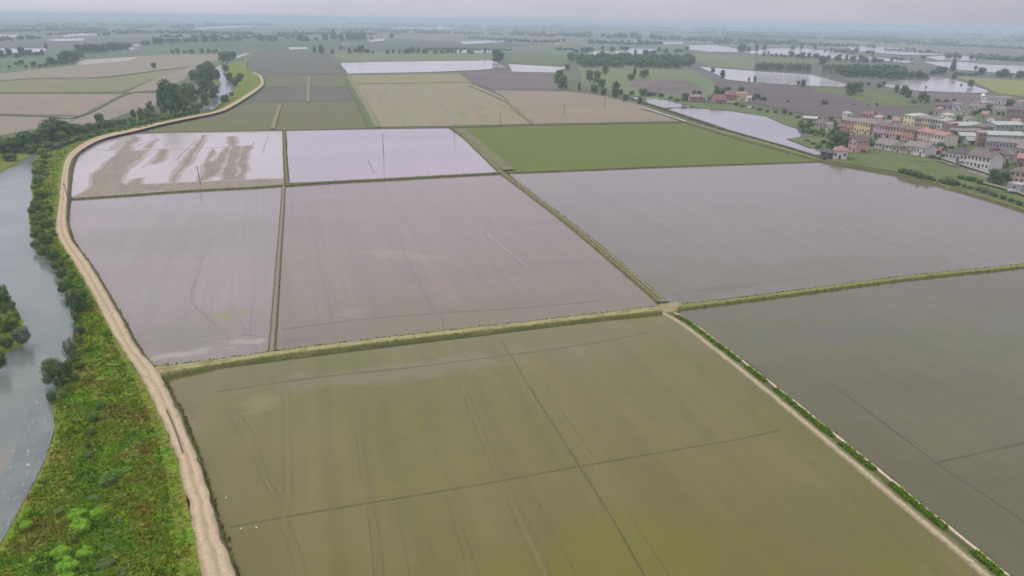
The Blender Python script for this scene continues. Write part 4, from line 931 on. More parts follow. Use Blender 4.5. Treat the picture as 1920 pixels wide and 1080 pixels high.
T('low shrub at the foot of the large dark trees', 'low shrubs at the river bend', [(352, 212, 16, 24, 'mid'), (366, 206, 14, 20, 'mid'), (376, 203, 12, 16, 'mid'), (365, 190, 14, 16, 'olive'), (372, 178, 16, 16, 'olive'), (298, 222, 14, 24, 'mid')], kind='bush', name='shrub', cat='shrub')
T('dark tree on the left side of the narrow river bend', 'trees on the left of the river bend', [(368, 155, 26, 28), (382, 154, 32, 26), (395, 150, 36, 24), (392, 168, 40, 24), (400, 187, 26, 18), (408, 151, 24, 14), (386, 201, 30, 18), (405, 178, 22, 16), (383, 178, 34, 22), (390, 138, 24, 20), (378, 140, 20, 18)])
T('dark bush on the right side of the narrow river bend', 'bushes on the right of the river bend', [(421, 193, 20, 20), (430, 152, 20, 18), (440, 161, 18, 18), (447, 154, 16, 16), (424, 134, 16, 14), (452, 148, 14, 14), (434, 180, 10, 12)], kind='bush', name='shrub', cat='shrub')
T('tree at the top end of the visible river', 'trees at the top end of the river', [(425, 119, 26, 24), (437, 113, 18, 18), (416, 114, 16, 16)])
T('lone dark tree standing in the pinkish field', None, [(289, 128, 11, 12)])
# far left belts
T('small tree in the loose row along the far left field', 'loose row along the far left field', [(18, 128, 8, 8), (30, 123, 8, 9), (39, 122, 9, 10), (63, 126, 12, 14), (76, 126, 8, 12), (85, 125, 8, 10), (98, 123, 15, 17), (110, 121, 12, 14), (50, 127, 6, 9)])
T('tree of the dark clump left of the pinkish field', 'dark clump left of the pinkish field', [(118, 120, 22, 20), (128, 120, 26, 26), (138, 117, 24, 22), (150, 109, 14, 18), (144, 114, 18, 16)])
T('tree in front of the flooded field at the far left', 'trees in front of the far left flooded field', [(2, 109, 16, 20), (18, 107, 18, 14), (30, 108, 10, 14), (42, 107, 22, 14), (57, 105, 12, 16), (70, 105, 12, 14), (81, 104, 9, 10), (88, 92, 10, 8)])
T('tree in the thick belt behind the pinkish field', 'thick belt behind the pinkish field', [(152, 102, 18, 22), (165, 101, 20, 22), (180, 100, 19, 22), (195, 99, 19, 22), (210, 97, 19, 22), (226, 95, 19, 22), (240, 92, 14, 18), (275, 85, 12, 18), (290, 83, 15, 18), (305, 83, 14, 18), (320, 81, 12, 18), (335, 80, 12, 16), (350, 80, 13, 16), (365, 79, 12, 16), (385, 79, 12, 16), (400, 79, 12, 14), (415, 78, 12, 14), (430, 78, 11, 14), (445, 77, 10, 14)], jit=2)
T('small tree in the thin row behind the pinkish field', 'thin row behind the pinkish field', [(320, 100, 9, 11), (333, 100, 9, 10), (346, 100, 8, 10), (361, 100, 8, 11), (378, 99, 8, 10), (392, 99, 8, 10), (405, 99, 9, 12)], jit=1)
# far middle
T('tree at the far corner of the slate ploughed field', 'trees at the far corner of the slate field', [(590, 101, 17, 8), (603, 102, 19, 14), (622, 101, 10, 9), (641, 93, 8, 8)])
T('tree of the dark group behind the far flooded field', 'dark group behind the far flooded field', [(655, 101, 14, 10), (668, 99, 14, 14), (677, 100, 17, 18), (686, 100, 10, 11), (697, 101, 8, 5)])
T('small tree in the even row across the far middle', 'even row across the far middle', [(728, 101, 9, 8), (738, 101, 9, 8), (748, 101, 8, 7), (757, 101, 8, 10), (766, 101, 10, 10), (774, 101, 12, 12), (786, 101, 11, 10), (793, 101, 12, 12), (802, 101, 9, 8), (818, 101, 9, 10), (830, 101, 10, 9), (840, 100, 12, 11), (847, 100, 11, 9), (853, 100, 10, 6), (861, 100, 9, 6), (880, 101, 11, 10), (888, 102, 8, 7), (908, 103, 12, 7)])
T('big round tree at the corner of the far flooded field', None, [(933, 118, 27, 28)])
T('tree of the wood behind the slate ploughed field', 'wood behind the slate field', [(563, 78, 12, 16), (576, 78, 14, 16), (590, 77, 10, 12), (612, 77, 14, 18), (626, 76, 21, 16), (640, 76, 14, 18), (655, 76, 16, 18), (669, 76, 15, 18), (682, 76, 18, 18), (696, 74, 9, 9), (490, 77, 12, 18), (505, 78, 14, 18), (518, 78, 9, 14)], jit=1)
T('single dark tree in the far fields left of the pale flood', None, [(734, 73, 12, 8)])
# between the tan block and the dark wood
T('round tree at the end of the bright flooded field', 'round trees at the end of the bright flooded field', [(1055, 167, 26, 24), (1044, 158, 22, 14), (1049, 147, 18, 18), (1066, 132, 14, 12)], mat='mid')
T('green tree between the tan block and the dark wood', 'trees between the tan block and the dark wood', [(1086, 171, 16, 8), (1105, 153, 24, 17), (1119, 157, 26, 18), (1128, 165, 18, 18), (1114, 175, 18, 18), (1131, 179, 16, 16), (1135, 140, 22, 15), (1190, 143, 18, 8), (1182, 151, 12, 13), (1207, 146, 14, 15), (1070, 115, 18, 17), (1215, 142, 10, 10)], mat='mid')
T('tall narrow tree beside the canal flood', None, [(1154, 184, 32, 18)], kind='tall')
T('small dark tree on the canal bank', 'small dark trees on the canal bank', [(1172, 191, 16, 12), (1199, 196, 14, 12), (1165, 180, 12, 14), (1186, 178, 10, 16), (1205, 180, 12, 18), (1222, 180, 10, 18), (1240, 182, 8, 16), (1258, 186, 8, 14)])
wood = []
for i in range(52):
    t = R.random(); row = i % 4
    wood.append((1086 + 215 * ((i * 0.618) % 1), 115 + row * 3.6 + 3 * ((i * 0.618) % 1), R.uniform(15, 21), R.uniform(17, 25), R.choice(('dark', 'dark', 'mid'))))
T('tree of the dense dark wood in the upper middle', 'dense dark wood in the upper middle', wood)
T('round tree beside the flooded field behind the dark wood', 'round trees behind the dark wood', [(1122, 108, 8, 8), (1150, 97, 10, 16), (1172, 95, 10, 18), (1189, 104, 14, 8), (1209, 107, 13, 14), (1222, 105, 10, 12), (1250, 101, 10, 14), (1265, 100, 8, 10), (1288, 95, 12, 12), (1080, 99, 8, 16), (1095, 99, 9, 16), (1108, 97, 8, 14), (1131, 95, 8, 10), (1236, 98, 8, 12), (1276, 98, 10, 12)])
T('round tree standing at the flooded fields on the far right', 'round trees at the far right floods', [(1390, 98, 18, 20), (1404, 97, 12, 7), (1418, 98, 17, 10), (1433, 96, 14, 11), (1484, 93, 8, 9), (1503, 94, 12, 9), (1529, 93, 10, 8), (1590, 97, 8, 12), (1604, 98, 10, 8)])
T('tree in the dark row behind the poplar rows', 'dark row behind the poplar rows', [(1430, 106, 9, 7), (1439, 105, 9, 6), (1448, 106, 8, 8), (1455, 107, 7, 9), (1462, 107, 8, 9), (1472, 108, 7, 8), (1484, 108, 13, 12), (1497, 109, 11, 12), (1507, 110, 13, 13), (1516, 110, 10, 10), (1528, 111, 14, 15), (1541, 123, 20, 18), (1551, 115, 10, 9), (1565, 115, 11, 10), (1574, 115, 11, 10), (1584, 116, 11, 9), (1600, 117, 12, 14), (1612, 117, 13, 14), (1625, 118, 11, 14), (1638, 118, 13, 16), (1650, 118, 10, 12)], jit=0.6)
wood = []
for i in range(38):
    row = i % 3; fx = (i * 0.618) % 1
    wood.append((1576 + 118 * fx, 136 + row * 4 + 4 * fx, R.uniform(15, 21), R.uniform(17, 24), R.choice(('dark', 'dark', 'mid'))))
wood += [(1696, 146, 16, 17), (1709, 148, 16, 17), (1722, 148, 18, 18), (1735, 147, 15, 17), (1748, 141, 13, 16), (1760, 140, 14, 16), (1772, 139, 13, 14)]
T('tree of the dense wood right of the poplar rows', 'dense wood right of the poplar rows', wood)
pop = []
for i in range(27): pop.append((1414 + i * 4.0 + R.uniform(-.5, .5), 140.5 + i * 0.12, 22 + R.uniform(-2.5, 1.5), R.uniform(2.8, 4.2)))
for i in range(26): pop.append((1416 + i * 4.0 + R.uniform(-.5, .5), 136.5 + i * 0.1, 19 + R.uniform(-2, 1), R.uniform(2.8, 4)))
for i in range(9): pop.append((1541 + i * 4.0, 146 + i * .1, 24 + R.uniform(-1, 1), 3.4))
for i in range(9): pop.append((1542 + i * 4.0, 141 + i * .1, 20 + R.uniform(-1, 1), 3.4))
T('slim bare stemmed poplar in the planted rows standing in flood water', 'poplars planted in rows in the flood', pop, kind='poplar', name='poplar', cat='poplar', hi=0)
T('small round tree at the left tip of the flooded ground', None, [(1336, 137, 11, 10)])
T('dark oval tree on the edge of the flooded ground', None, [(1354, 147, 16, 11)], kind='tall')
T('thin little tree in front of the poplar rows', 'thin little trees before the poplar rows', [(1404, 153, 9, 5), (1415, 154, 12, 6), (1497, 160, 9, 7)], kind='tall')
T('dark tree with a tapering foot in front of the poplars', None, [(1505, 164, 17, 11)])
T('largest dark round tree leaning over the meadow wedge', None, [(1595, 179, 26, 26)])
T('round tree touching the largest one at the meadow wedge', None, [(1609, 174, 22, 20)])
T('small tree on the flood edge above the meadow wedge', 'small trees on the flood edge', [(1626, 160, 7, 9), (1650, 165, 11, 11), (1658, 162, 9, 10), (1801, 161, 4, 6), (1738, 166, 5, 4)])
T('dark tree in the group of three above the village', 'group of three above the village', [(1678, 175, 15, 11), (1694, 180, 23, 18), (1702, 184, 17, 14)])
T('green tree right of the group of three above the village', 'green trees above the village', [(1727, 191, 21, 18), (1737, 193, 13, 14), (1713, 194, 8, 12)], mat='mid')
T('tall pointed conical tree above the flooded ground', None, [(1786, 134, 29, 13)], kind='cypress', name='conifer')
T('small tree mirrored in the flooded ground', None, [(1788, 150, 13, 11)])
T('round tree at the near corner of the yellow green field', None, [(1819, 164, 16, 13)])
T('lone small tree left of the right edge treeline', None, [(1829, 130, 7, 8)])
T('dark tree in the row behind the yellow green field', 'row behind the yellow green field', [(1840, 141, 12, 18), (1867, 145, 14, 9), (1882, 145, 18, 20), (1875, 145, 11, 12), (1896, 146, 9, 9), (1908, 147, 14, 12), (1919, 145, 9, 9), (1794, 141, 6, 14), (1806, 141, 6, 14), (1818, 142, 6, 14), (1830, 142, 6, 12)])
T('dark slender tree in the thin flood strip', None, [(1636, 108, 13, 6)], kind='tall')
T('small round tree on the thin dike of the far right floods', 'small trees on the dike of the far right floods', [(1671, 116, 7, 8), (1731, 110, 6, 9), (1700, 93, 5, 10), (1715, 94, 5, 10), (1738, 97, 5, 10), (1690, 112, 5, 12), (1680, 110, 5, 10)])
T('round bush in the purple brown ploughed field', None, [(1546, 196, 13, 17)], kind='bush', name='shrub', cat='shrub')
T('tiny bush along the ploughed field edge', 'tiny bushes along the ploughed field', [(1602, 197, 4, 4), (1644, 199, 8, 7), (1478, 192, 5, 8), (1627, 198, 3, 5), (1470, 210, 5, 8)], kind='bush', name='shrub', cat='shrub')
# farm and canal bank
T('tree of the farmyard by the canal flood', 'farmyard trees', [(1284, 190, 17, 17), (1298, 183, 12, 14), (1308, 186, 14, 16), (1343, 178, 18, 14), (1353, 180, 16, 18), (1365, 176, 14, 12), (1386, 174, 15, 18), (1420, 185, 12, 18), (1412, 188, 8, 10), (1431, 188, 7, 14)], mat='dark')
T('bush on the green bank of the canal flood', 'bushes on the canal flood bank', [(1380, 198, 8, 14), (1392, 201, 7, 14), (1410, 204, 6, 12), (1424, 208, 7, 14), (1438, 211, 7, 10), (1454, 212, 8, 9), (1470, 214, 13, 13), (1482, 217, 9, 12), (1495, 222, 7, 12), (1510, 228, 6, 12), (1270, 190, 8, 12)], kind='bush', name='shrub', cat='shrub')
# village
T('tallest dark tree beside the pink gabled house', None, [(1570, 277, 34, 30)])
T('dark tree of the clump at the end of the canal flood', 'clump at the end of the canal flood', [(1581, 282, 26, 20), (1556, 281, 18, 20), (1560, 272, 18, 18)])
T('low shrub of the clump at the end of the canal flood', 'low shrubs at the end of the canal flood', [(1534, 278, 11, 16), (1545, 285, 9, 18), (1524, 272, 8, 12), (1512, 266, 6, 12), (1543, 270, 10, 14)], kind='bush', name='shrub', cat='shrub')
T('dark hedge bush in front of the brown roofed house', 'hedge before the brown roofed house', [(1606, 285, 8, 10), (1613, 286, 9, 10), (1620, 286, 7, 8)], kind='bush', name='shrub', cat='shrub')
T('small street tree in front of the coloured terrace', 'street trees before the coloured terrace', [(1635, 270, 8, 10), (1639, 257, 10, 9), (1649, 259, 9, 6), (1664, 259, 6, 6), (1682, 266, 11, 11), (1697, 268, 7, 7), (1725, 280, 8, 8)])
T('dark tree in the gardens around the green roofed halls', 'trees around the green roofed halls', [(1785, 264, 22, 17), (1775, 259, 15, 13), (1796, 267, 13, 12), (1740, 247, 10, 14), (1730, 248, 8, 10), (1752, 250, 7, 9), (1811, 268, 8, 8), (1850, 246, 6, 8), (1895, 248, 6, 10)])
T('dark tree behind the red roofed shed', None, [(1761, 282, 18, 21)])
T('garden bush beside the white house with dark roof', 'garden bushes by the white house', [(1768, 297, 13, 12), (1784, 279, 8, 13), (1803, 284, 6, 9)], kind='bush', name='shrub', cat='shrub')
T('pink blossoming tree in front of the grey terrace', None, [(1866, 288, 14, 15)], mat='pinkbloom')
T('bush in the thick dark hedge along the paddy bank', 'thick dark hedge along the paddy bank', [(1690, 328, 17, 18), (1701, 331, 19, 20), (1713, 334, 19, 20), (1725, 337, 19, 20), (1737, 340, 17, 18), (1747, 342, 14, 15), (1765, 344, 12, 16), (1790, 348, 15, 16), (1797, 349, 10, 9), (1802, 336, 11, 14), (1813, 339, 13, 16), (1823, 341, 14, 16), (1836, 346, 14, 14), (1807, 352, 9, 11), (1818, 355, 10, 14), (1865, 369, 13, 16), (1880, 374, 13, 16), (1895, 379, 11, 16), (1910, 385, 13, 16), (1925, 390, 12, 14)], kind='bush', name='shrub', cat='shrub')
T('grey green willow bush in the hedge along the paddy bank', 'grey green bushes in the paddy hedge', [(1778, 346, 17, 20), (1832, 358, 13, 15), (1844, 362, 17, 18), (1854, 365, 14, 15)], kind='bush', name='shrub', cat='shrub', mat='willow')
T('large dark tree at the right edge below the houses', 'large trees at the right edge', [(1860, 343, 30, 22), (1872, 347, 28, 22), (1883, 343, 27, 19)])
T('tree among the white houses in the upper right', 'trees among the upper right houses', [(1840, 212, 13, 16), (1852, 209, 12, 13), (1833, 213, 8, 10), (1891, 202, 14, 22), (1870, 216, 8, 11), (1881, 218, 8, 10), (1760, 190, 6, 14), (1775, 191, 5, 14), (1790, 190, 5, 12)])

# near river bank shrubs
def near(label, group, items, mat, kind='bush', name='shrub', cat='shrub', z=1.0, hi=2):
    for it in items: plant(name, cat, label, group, kind, *it[:4], it[4] if len(it) > 4 else mat, hi=hi, z=z)
near('bright lime green shrub in the foreground thicket, upper clump', 'upper clump of lime green shrubs', [(146, 972, 26, 38), (152, 998, 32, 46), (184, 976, 32, 34)], 'bright')
near('bright lime green shrub in the foreground thicket, lower clump', 'lower clump of lime green shrubs', [(116, 1044, 30, 40), (160, 1045, 28, 36), (128, 1072, 32, 44), (122, 1098, 32, 42), (158, 1096, 22, 30)], 'bright')
near('small lime green shrub close to the water, nearer one', None, [(50, 990, 20, 26)], 'bright')
near('small lime green shrub close to the water, farther one', None, [(52, 962, 14, 18)], 'bright')
near('dull green shrub linking the two lime green clumps', None, [(140, 1016, 18, 16)], 'light')
near('fresh green low shrub in the bank grass', 'fresh low shrubs in the bank grass', [(228, 935, 12, 24), (250, 950, 10, 20), (236, 885, 10, 30), (255, 855, 10, 34), (262, 832, 8, 28), (168, 856, 14, 20), (205, 1000, 12, 20), (112, 960, 10, 22), (285, 880, 8, 26), (240, 1000, 10, 24)], 'light', z=1.1)
near('dark green low shrub in the bank grass', 'dark low shrubs in the bank grass', [(204, 908, 22, 44), (222, 982, 14, 22), (200, 1062, 20, 42), (228, 1080, 18, 34), (180, 935, 10, 28), (178, 790, 20, 20), (172, 815, 20, 20), (166, 838, 14, 16), (190, 765, 14, 20), (205, 1032, 10, 30), (250, 1060, 12, 28)], 'mid', z=1.0)
near('large dark round bush beside the levee road', None, [(148, 582, 54, 52)], 'dark')
near('dark round bush at the water below the large one', None, [(152, 627, 26, 20)], 'dark')
near('pale grey green willow bush at the water edge', None, [(134, 672, 50, 36)], 'willow', name='willow')
near('spreading tree leaning over the river from the near bank', None, [(104, 722, 56, 50)], 'dark', kind='round', name='tree', cat='tree', z=0.4)
near('dark upright bush behind the leaning riverside tree', None, [(129, 706, 44, 26)], 'dark', z=0.6)
near('small dark bush at the tip of the gravelly bank', None, [(98, 752, 24, 22)], 'dark', z=0.3)
near('bush of the continuous green fringe along the near river bank', 'green fringe along the near river bank', [(72, 348, 20, 20), (82, 330, 18, 18), (84, 312, 16, 16), (84, 298, 16, 16), (76, 372, 22, 24), (70, 395, 26, 28), (90, 400, 22, 26), (76, 420, 28, 32), (92, 428, 24, 28), (72, 446, 28, 30), (88, 458, 28, 32), (84, 478, 26, 28), (100, 486, 26, 28), (108, 505, 24, 26), (116, 522, 26, 26, 'dark'), (124, 545, 30, 28), (134, 562, 26, 24), (68, 466, 20, 20, 'dark'), (62, 405, 22, 16, 'dark'), (98, 445, 20, 20), (118, 548, 22, 20, 'dark')], 'mid', z=0.9)
near('rounded green shrub along the bank meadow', 'rounded shrubs below the large dark bush', [(142, 600, 18, 18), (150, 642, 14, 16), (150, 690, 16, 18), (140, 712, 16, 18), (118, 742, 14, 18), (128, 730, 12, 16)], 'mid', z=0.9)
near('dark tall shrub on the bushy river point', 'dark shrubs of the river point', [(4, 580, 58, 48), (-30, 570, 50, 50), (14, 652, 30, 28), (0, 690, 44, 36), (-40, 690, 50, 50), (18, 590, 36, 30)], 'dark')
near('yellow green shrub on the bushy river point', 'yellow green shrubs of the river point', [(16, 618, 42, 46), (-15, 640, 40, 44), (28, 605, 30, 28)], 'light')
near('grey willow shrub at the tip of the river point', None, [(42, 642, 42, 40)], 'willow', name='willow')

fr = []
for (xa, ya), (xb, yb) in (((372, 212), (330, 221)), ((330, 221), (250, 238)), ((250, 238), (180, 254)), ((180, 254), (120, 273)), ((120, 273), (78, 290))):
    n_ = int(math.hypot(xb - xa, yb - ya) / 8)
    for k in range(n_):
        t_ = (k + R.random() * 0.8) / n_; fr.append((xa + (xb - xa) * t_, ya + (yb - ya) * t_, R.uniform(9, 14), R.uniform(13, 20), R.choice(('mid', 'mid', 'dark', 'light'))))
nf = []
for k in range(46):
    t_ = R.random(); ya = 296 + t_ * 260
    xa = 66 + (0 if ya < 430 else (ya - 430) * 0.52) + R.uniform(0, 26)
    nf.append((xa, ya, R.uniform(8, 16), R.uniform(13, 24), R.choice(('mid', 'light', 'light', 'light'))))
for k in range(30):
    t_ = R.random(); nf.append((150 + t_ * 150 + R.uniform(-4, 4), 262 - t_ * 30 + R.uniform(-3, 3), R.uniform(5, 9), R.uniform(9, 14), R.choice(('mid', 'light'))))
T('low leafy bush filling the gaps of the near bank fringe', 'low bushes filling the near bank fringe', nf, kind='bush', name='shrub', cat='shrub', z=0.7)
T('leafy bush of the fringe between the levee road and the hidden river channel', 'bushes fringing the hidden river channel', fr, kind='bush', name='shrub', cat='shrub')
# green grass growing in the strip between the olive and the dark paddy, with bare gaps
gs = []
for x0, x1 in ((1268, 1292), (1296, 1318), (1322, 1384), (1398, 1432), (1450, 1486), (1490, 1558), (1574, 1634), (1666, 1712), (1716, 1768), (1822, 1872), (1880, 1960)):
    cl = [(1252, 584), (1290, 606), (1330, 636), (1400, 690), (1475, 750), (1550, 812), (1625, 873), (1703, 938), (1790, 1009), (1870, 1076), (2000, 1185)]
    def yat(x):
        for (a_, b_), (c_, d_) in zip(cl, cl[1:]):
            if a_ <= x <= c_: return b_ + (d_ - b_) * (x - a_) / (c_ - a_)
        return cl[-1][1]
    for k in range(int((x1 - x0) * 14)):
        x = R.uniform(x0, x1); p_ = G(x, yat(x), 0.62)
        q_ = G(x + 6, yat(x + 6), 0.62); d_ = (q_ - p_).normalized(); sd_ = Vector((d_.y, -d_.x, 0))
        if sd_.x < 0: sd_ = -sd_
        gs.append((p_ + sd_ * R.uniform(-0.2, 0.75), R.uniform(0.12, 0.38), R.choice((5, 5, 3, 5, 2))))
grass_obj('dark green grass in the broken strip along the sandy path', gs, True)

# far woods that read as one mass near the horizon
wv, wf = [], []
ico = bmesh.new(); bmesh.ops.create_icosphere(ico, subdivisions=1, radius=1.0); ico.verts.ensure_lookup_table()
iv = [x.co.copy() for x in ico.verts]; if_ = [tuple(q.index for q in x.verts) for x in ico.faces]; ico.free()
def clump(x, y, h, w_):
    p = G(x, y, 0); m_ = mpp(p); H, W = h * m_, w_ * m_
    for k in range(3):
        b = len(wv); off = Vector((R.uniform(-.3, .3) * W, R.uniform(-.3, .3) * W, H * R.uniform(0.35, 0.6)))
        for q in iv:
            s_ = 1 + 0.35 * mnoise.noise(q * 1.5 + p * 0.01 + Vector((k, 0, 0)))
            wv.append(p + off + Vector((q.x * W * 0.36, q.y * W * 0.36, q.z * H * 0.42)) * s_)
        wf.extend(tuple(b + i for i in q) for q in if_)
def belt(x0, y0, x1, y1, h, step=None):
    n = int(abs(x1 - x0) / (step or max(3.0, h * 0.7)))
    for i in range(n):
        t = (i + R.random()) / n
        if mnoise.noise(Vector((x0 + t * (x1 - x0), y0, 3)) * 0.05) < -0.3: continue
        clump(x0 + t * (x1 - x0), y0 + t * (y1 - y0) + R.uniform(-1, 1), h * R.uniform(0.6, 1.2), h * R.uniform(0.9, 1.7))
for b_ in ((-80, 80, 75, 73, 8), (185, 68, 245, 63, 8), (90, 66, 190, 60, 5), (-80, 62, 200, 56, 7), (200, 60, 480, 66, 7), (480, 70, 560, 72, 8), (300, 70, 480, 72, 6), (520, 66, 730, 64, 7), (700, 60, 960, 66, 5), (880, 72, 960, 78, 5), (960, 66, 1100, 70, 9), (1080, 70, 1240, 74, 11), (1100, 82, 1240, 84, 8), (1240, 74, 1500, 84, 9), (1320, 82, 1480, 84, 5), (1480, 84, 1660, 90, 6), (1545, 96, 1640, 102, 7), (1660, 94, 1765, 100, 4), (1770, 108, 2000, 118, 10), (1780, 104, 1850, 108, 6), (1850, 110, 2000, 122, 9), (1680, 113, 1712, 114, 5), (1640, 80, 1800, 86, 4), (1750, 84, 2000, 96, 5), (1500, 72, 1800, 82, 5), (800, 92, 960, 95, 4), (950, 78, 1060, 80, 6), (1240, 88, 1290, 92, 8), (1040, 92, 1080, 95, 5)): belt(*b_)
for i in range(60):
    x0 = R.uniform(-100, 1950); y0 = R.uniform(44, 64) + max(0, x0 - 900) * 0.014; L = R.uniform(60, 260)
    belt(x0, y0, x0 + L, y0 + L * 0.012, R.uniform(2.2, 4.5))
tag(mesh_obj('woodland', wv, wf, leaf_mat('far_wood', (0.033, 0.0675, 0.03), (0.09, 0.135, 0.0525))), 'blurred far woods and hedges below the horizon', 'woodland', kind='stuff')
for q_ in list(grass_spots):
    pass
grass_obj('tufts of grass along the paddy banks and tracks', grass_spots, False)
# ------------------------------------------------------------------ village buildings
WALL = {k: plain_mat('wall_' + k, c, 0.9, 0.12, 2.5) for k, c in dict(white=(0.50, 0.49, 0.475), cream=(0.503, 0.465, 0.383), pink=(0.435, 0.285, 0.270), orange=(0.413, 0.233, 0.173), apricot=(0.425, 0.305, 0.230), yellow=(0.535, 0.452, 0.212), paleyellow=(0.587, 0.542, 0.332), mauve=(0.402, 0.305, 0.343), darkred=(0.178, 0.081, 0.081), beige=(0.402, 0.350, 0.298), grey=(0.298, 0.291, 0.291), darkwood=(0.068, 0.060, 0.057), brick=(0.247, 0.157, 0.127), tan=(0.460, 0.340, 0.220), brown=(0.260, 0.185, 0.155)).items()}
ROOF = {k: roof_mat('roof_' + k, c) for k, c in dict(terracotta=(0.300, 0.180, 0.150), brown=(0.143, 0.117, 0.105), grey=(0.198, 0.191, 0.191), dark=(0.085, 0.081, 0.085), red=(0.195, 0.10, 0.095), green=(0.337, 0.382, 0.352), pale=(0.395, 0.380, 0.365), greybrown=(0.204, 0.181, 0.170), purple=(0.133, 0.096, 0.111)).items()}
GLASS, gt, gp = new_mat('window_glass'); gp.inputs['Base Color'].default_value = (0.075, 0.08, 0.09, 1); gp.inputs['Roughness'].default_value = 0.15
FRAME = plain_mat('window_frame', (0.55, 0.54, 0.52), 0.6)
DOORM = plain_mat('door_wood', (0.10, 0.07, 0.05), 0.7)
HB = []
def house(label, p0, p1, depth, eave, shape, rise, wall, roof, win=(1, 2), name='house', cat='house', door=True, chimney=False, group=None, z=0.35, side_win=True):
    HB.append((p0[0] - 4, p1[0] + 6, min(p0[1], p1[1]) - 16, max(p0[1], p1[1]) + 3))
    a, b = G(*p0, z), G(*p1, z)
    u = (b - a); L = u.length; rz = math.atan2(u.y, u.x)
    c = (a + b) / 2
    o = tag(empty(name, Vector((c.x, c.y, z)), rz), label, cat, group)
    h = L / 2; D = depth; E = eave; oh = 0.45
    m = MB()
    m.box(-h, h, 0, D, -0.6, E)
    if shape == 'gable':            # ridge along the front
        for s in (-h, h):
            q = [(s, 0, E), (s, D, E), (s, D / 2, E + rise)]
            m.face(q if s > 0 else q[::-1])
    elif shape == 'gablefront':
        for s in (0, D):
            q = [(-h, s, E), (h, s, E), (0, s, E + rise)]
            m.face(q if s == 0 else q[::-1])
    m.build('wall', WALL[wall], o)
    r = MB(); t = 0.22
    if shape in ('gable', 'gablefront'):
        if shape == 'gable': prof = [(-oh, -rise * oh / (D / 2)), (D / 2, rise), (D + oh, -rise * oh / (D / 2))]; mk = lambda s, q, zz: (s, q, zz); ends = (-h - oh, h + oh)
        else: prof = [(-h - oh, -rise * oh / h), (0, rise), (h + oh, -rise * oh / h)]; mk = lambda s, q, zz: (q, s, zz); ends = (-oh, D + oh)
        lo = [mk(ends[0], q, E + zz + 0.02) for q, zz in prof], [mk(ends[1], q, E + zz + 0.02) for q, zz in prof]
        up = [(x, y, zz + t) for x, y, zz in lo[0]], [(x, y, zz + t) for x, y, zz in lo[1]]
        for i in range(2):
            r.face([up[0][i], up[0][i + 1], up[1][i + 1], up[1][i]]); r.face([lo[0][i], lo[1][i], lo[1][i + 1], lo[0][i + 1]])
            for e in (0, 1): r.face([lo[e][i], lo[e][i + 1], up[e][i + 1], up[e][i]])
        for i in (0, 2): r.face([lo[0][i], up[0][i], up[1][i], lo[1][i]])
    elif shape == 'hip':
        k = min(h, D / 2) * 0.9
        if h >= D / 2: rd = [(-h + k, D / 2), (h - k, D / 2)]
        else: rd = [(0, k), (0, D - k)]
        e4 = [(-h - oh, -oh), (h + oh, -oh), (h + oh, D + oh), (-h - oh, D + oh)]
        for zz in (0.02,):
            B4 = [(x, y, E + zz) for x, y in e4]; T4 = [(x, y, E + zz + 0.15) for x, y in e4]
            r.face(B4[::-1])
            for i in range(4): r.face([B4[i], B4[(i + 1) % 4], T4[(i + 1) % 4], T4[i]])
            Rd = [(x, y, E + zz + rise) for x, y in rd]
            if h >= D / 2: fs = [[T4[0], T4[1], Rd[1], Rd[0]], [T4[1], T4[2], Rd[1]], [T4[2], T4[3], Rd[0], Rd[1]], [T4[3], T4[0], Rd[0]]]
            else: fs = [[T4[0], T4[1], Rd[0]], [T4[1], T4[2], Rd[1], Rd[0]], [T4[2], T4[3], Rd[1]], [T4[3], T4[0], Rd[0], Rd[1]]]
            for q in fs: r.face(q)
    else:                           # flat with a low parapet
        r.box(-h - .1, h + .1, -.1, D + .1, E + 0.003, E + 0.18)
        for bx in ((-h - .1, h + .1, -.1, .12), (-h - .1, h + .1, D - .12, D + .1), (-h - .1, -h + .12, .12, D - .12), (h - .12, h + .1, .12, D - .12)):
            r.box(*bx, E + 0.18, E + 0.5)
    ro = r.build('roof', ROOF[roof], o)
    if chimney:
        cm = MB(); x = h * 0.45; y = D * 0.42; top = E + rise + 0.7
        cm.box(x - .35, x + .35, y - .35, y + .35, E + 0.1, top); cm.box(x - .45, x + .45, y - .45, y + .45, top, top + 0.15)
        cm.build('chimney', WALL['brick'], ro)
    rows, cols = win
    for i in range(rows):
        zc_ = (E / rows) * (i + 0.56)
        for j in range(cols):
            if door and i == 0 and j == cols // 2 and cols > 1: continue
            xc = -h + L * (j + 0.5) / cols; ww = min(0.5, L / cols * 0.24); hh = min(0.75, E / rows * 0.26)
            w_ = MB(); w_.box(xc - ww - .08, xc + ww + .08, -0.05, -0.003, zc_ - hh - .08, zc_ + hh + .08)
            wo = w_.build('window', FRAME, o)
            g_ = MB(); g_.box(xc - ww, xc + ww, -0.075, -0.052, zc_ - hh, zc_ + hh); g_.build('pane', GLASS, wo)
        if side_win:
            for yc in ((D * 0.5,) if D < 9 else (D * 0.3, D * 0.7)):
                hh = min(0.75, E / rows * 0.26)
                w_ = MB(); w_.box(-h - .05, -h - .003, yc - .6, yc + .6, zc_ - hh - .08, zc_ + hh + .08)
                wo = w_.build('window', FRAME, o)
                g_ = MB(); g_.box(-h - .075, -h - .052, yc - .5, yc + .5, zc_ - hh, zc_ + hh); g_.build('pane', GLASS, wo)
    if door:
        d_ = MB(); xc = 0 if cols < 2 else -h + L * (cols // 2 + 0.5) / cols
        dh = min(2.1, E * 0.8); d_.box(xc - .5, xc + .5, -0.06, -0.003, -0.4, dh); d_.build('door', DOORM, o)
    return o
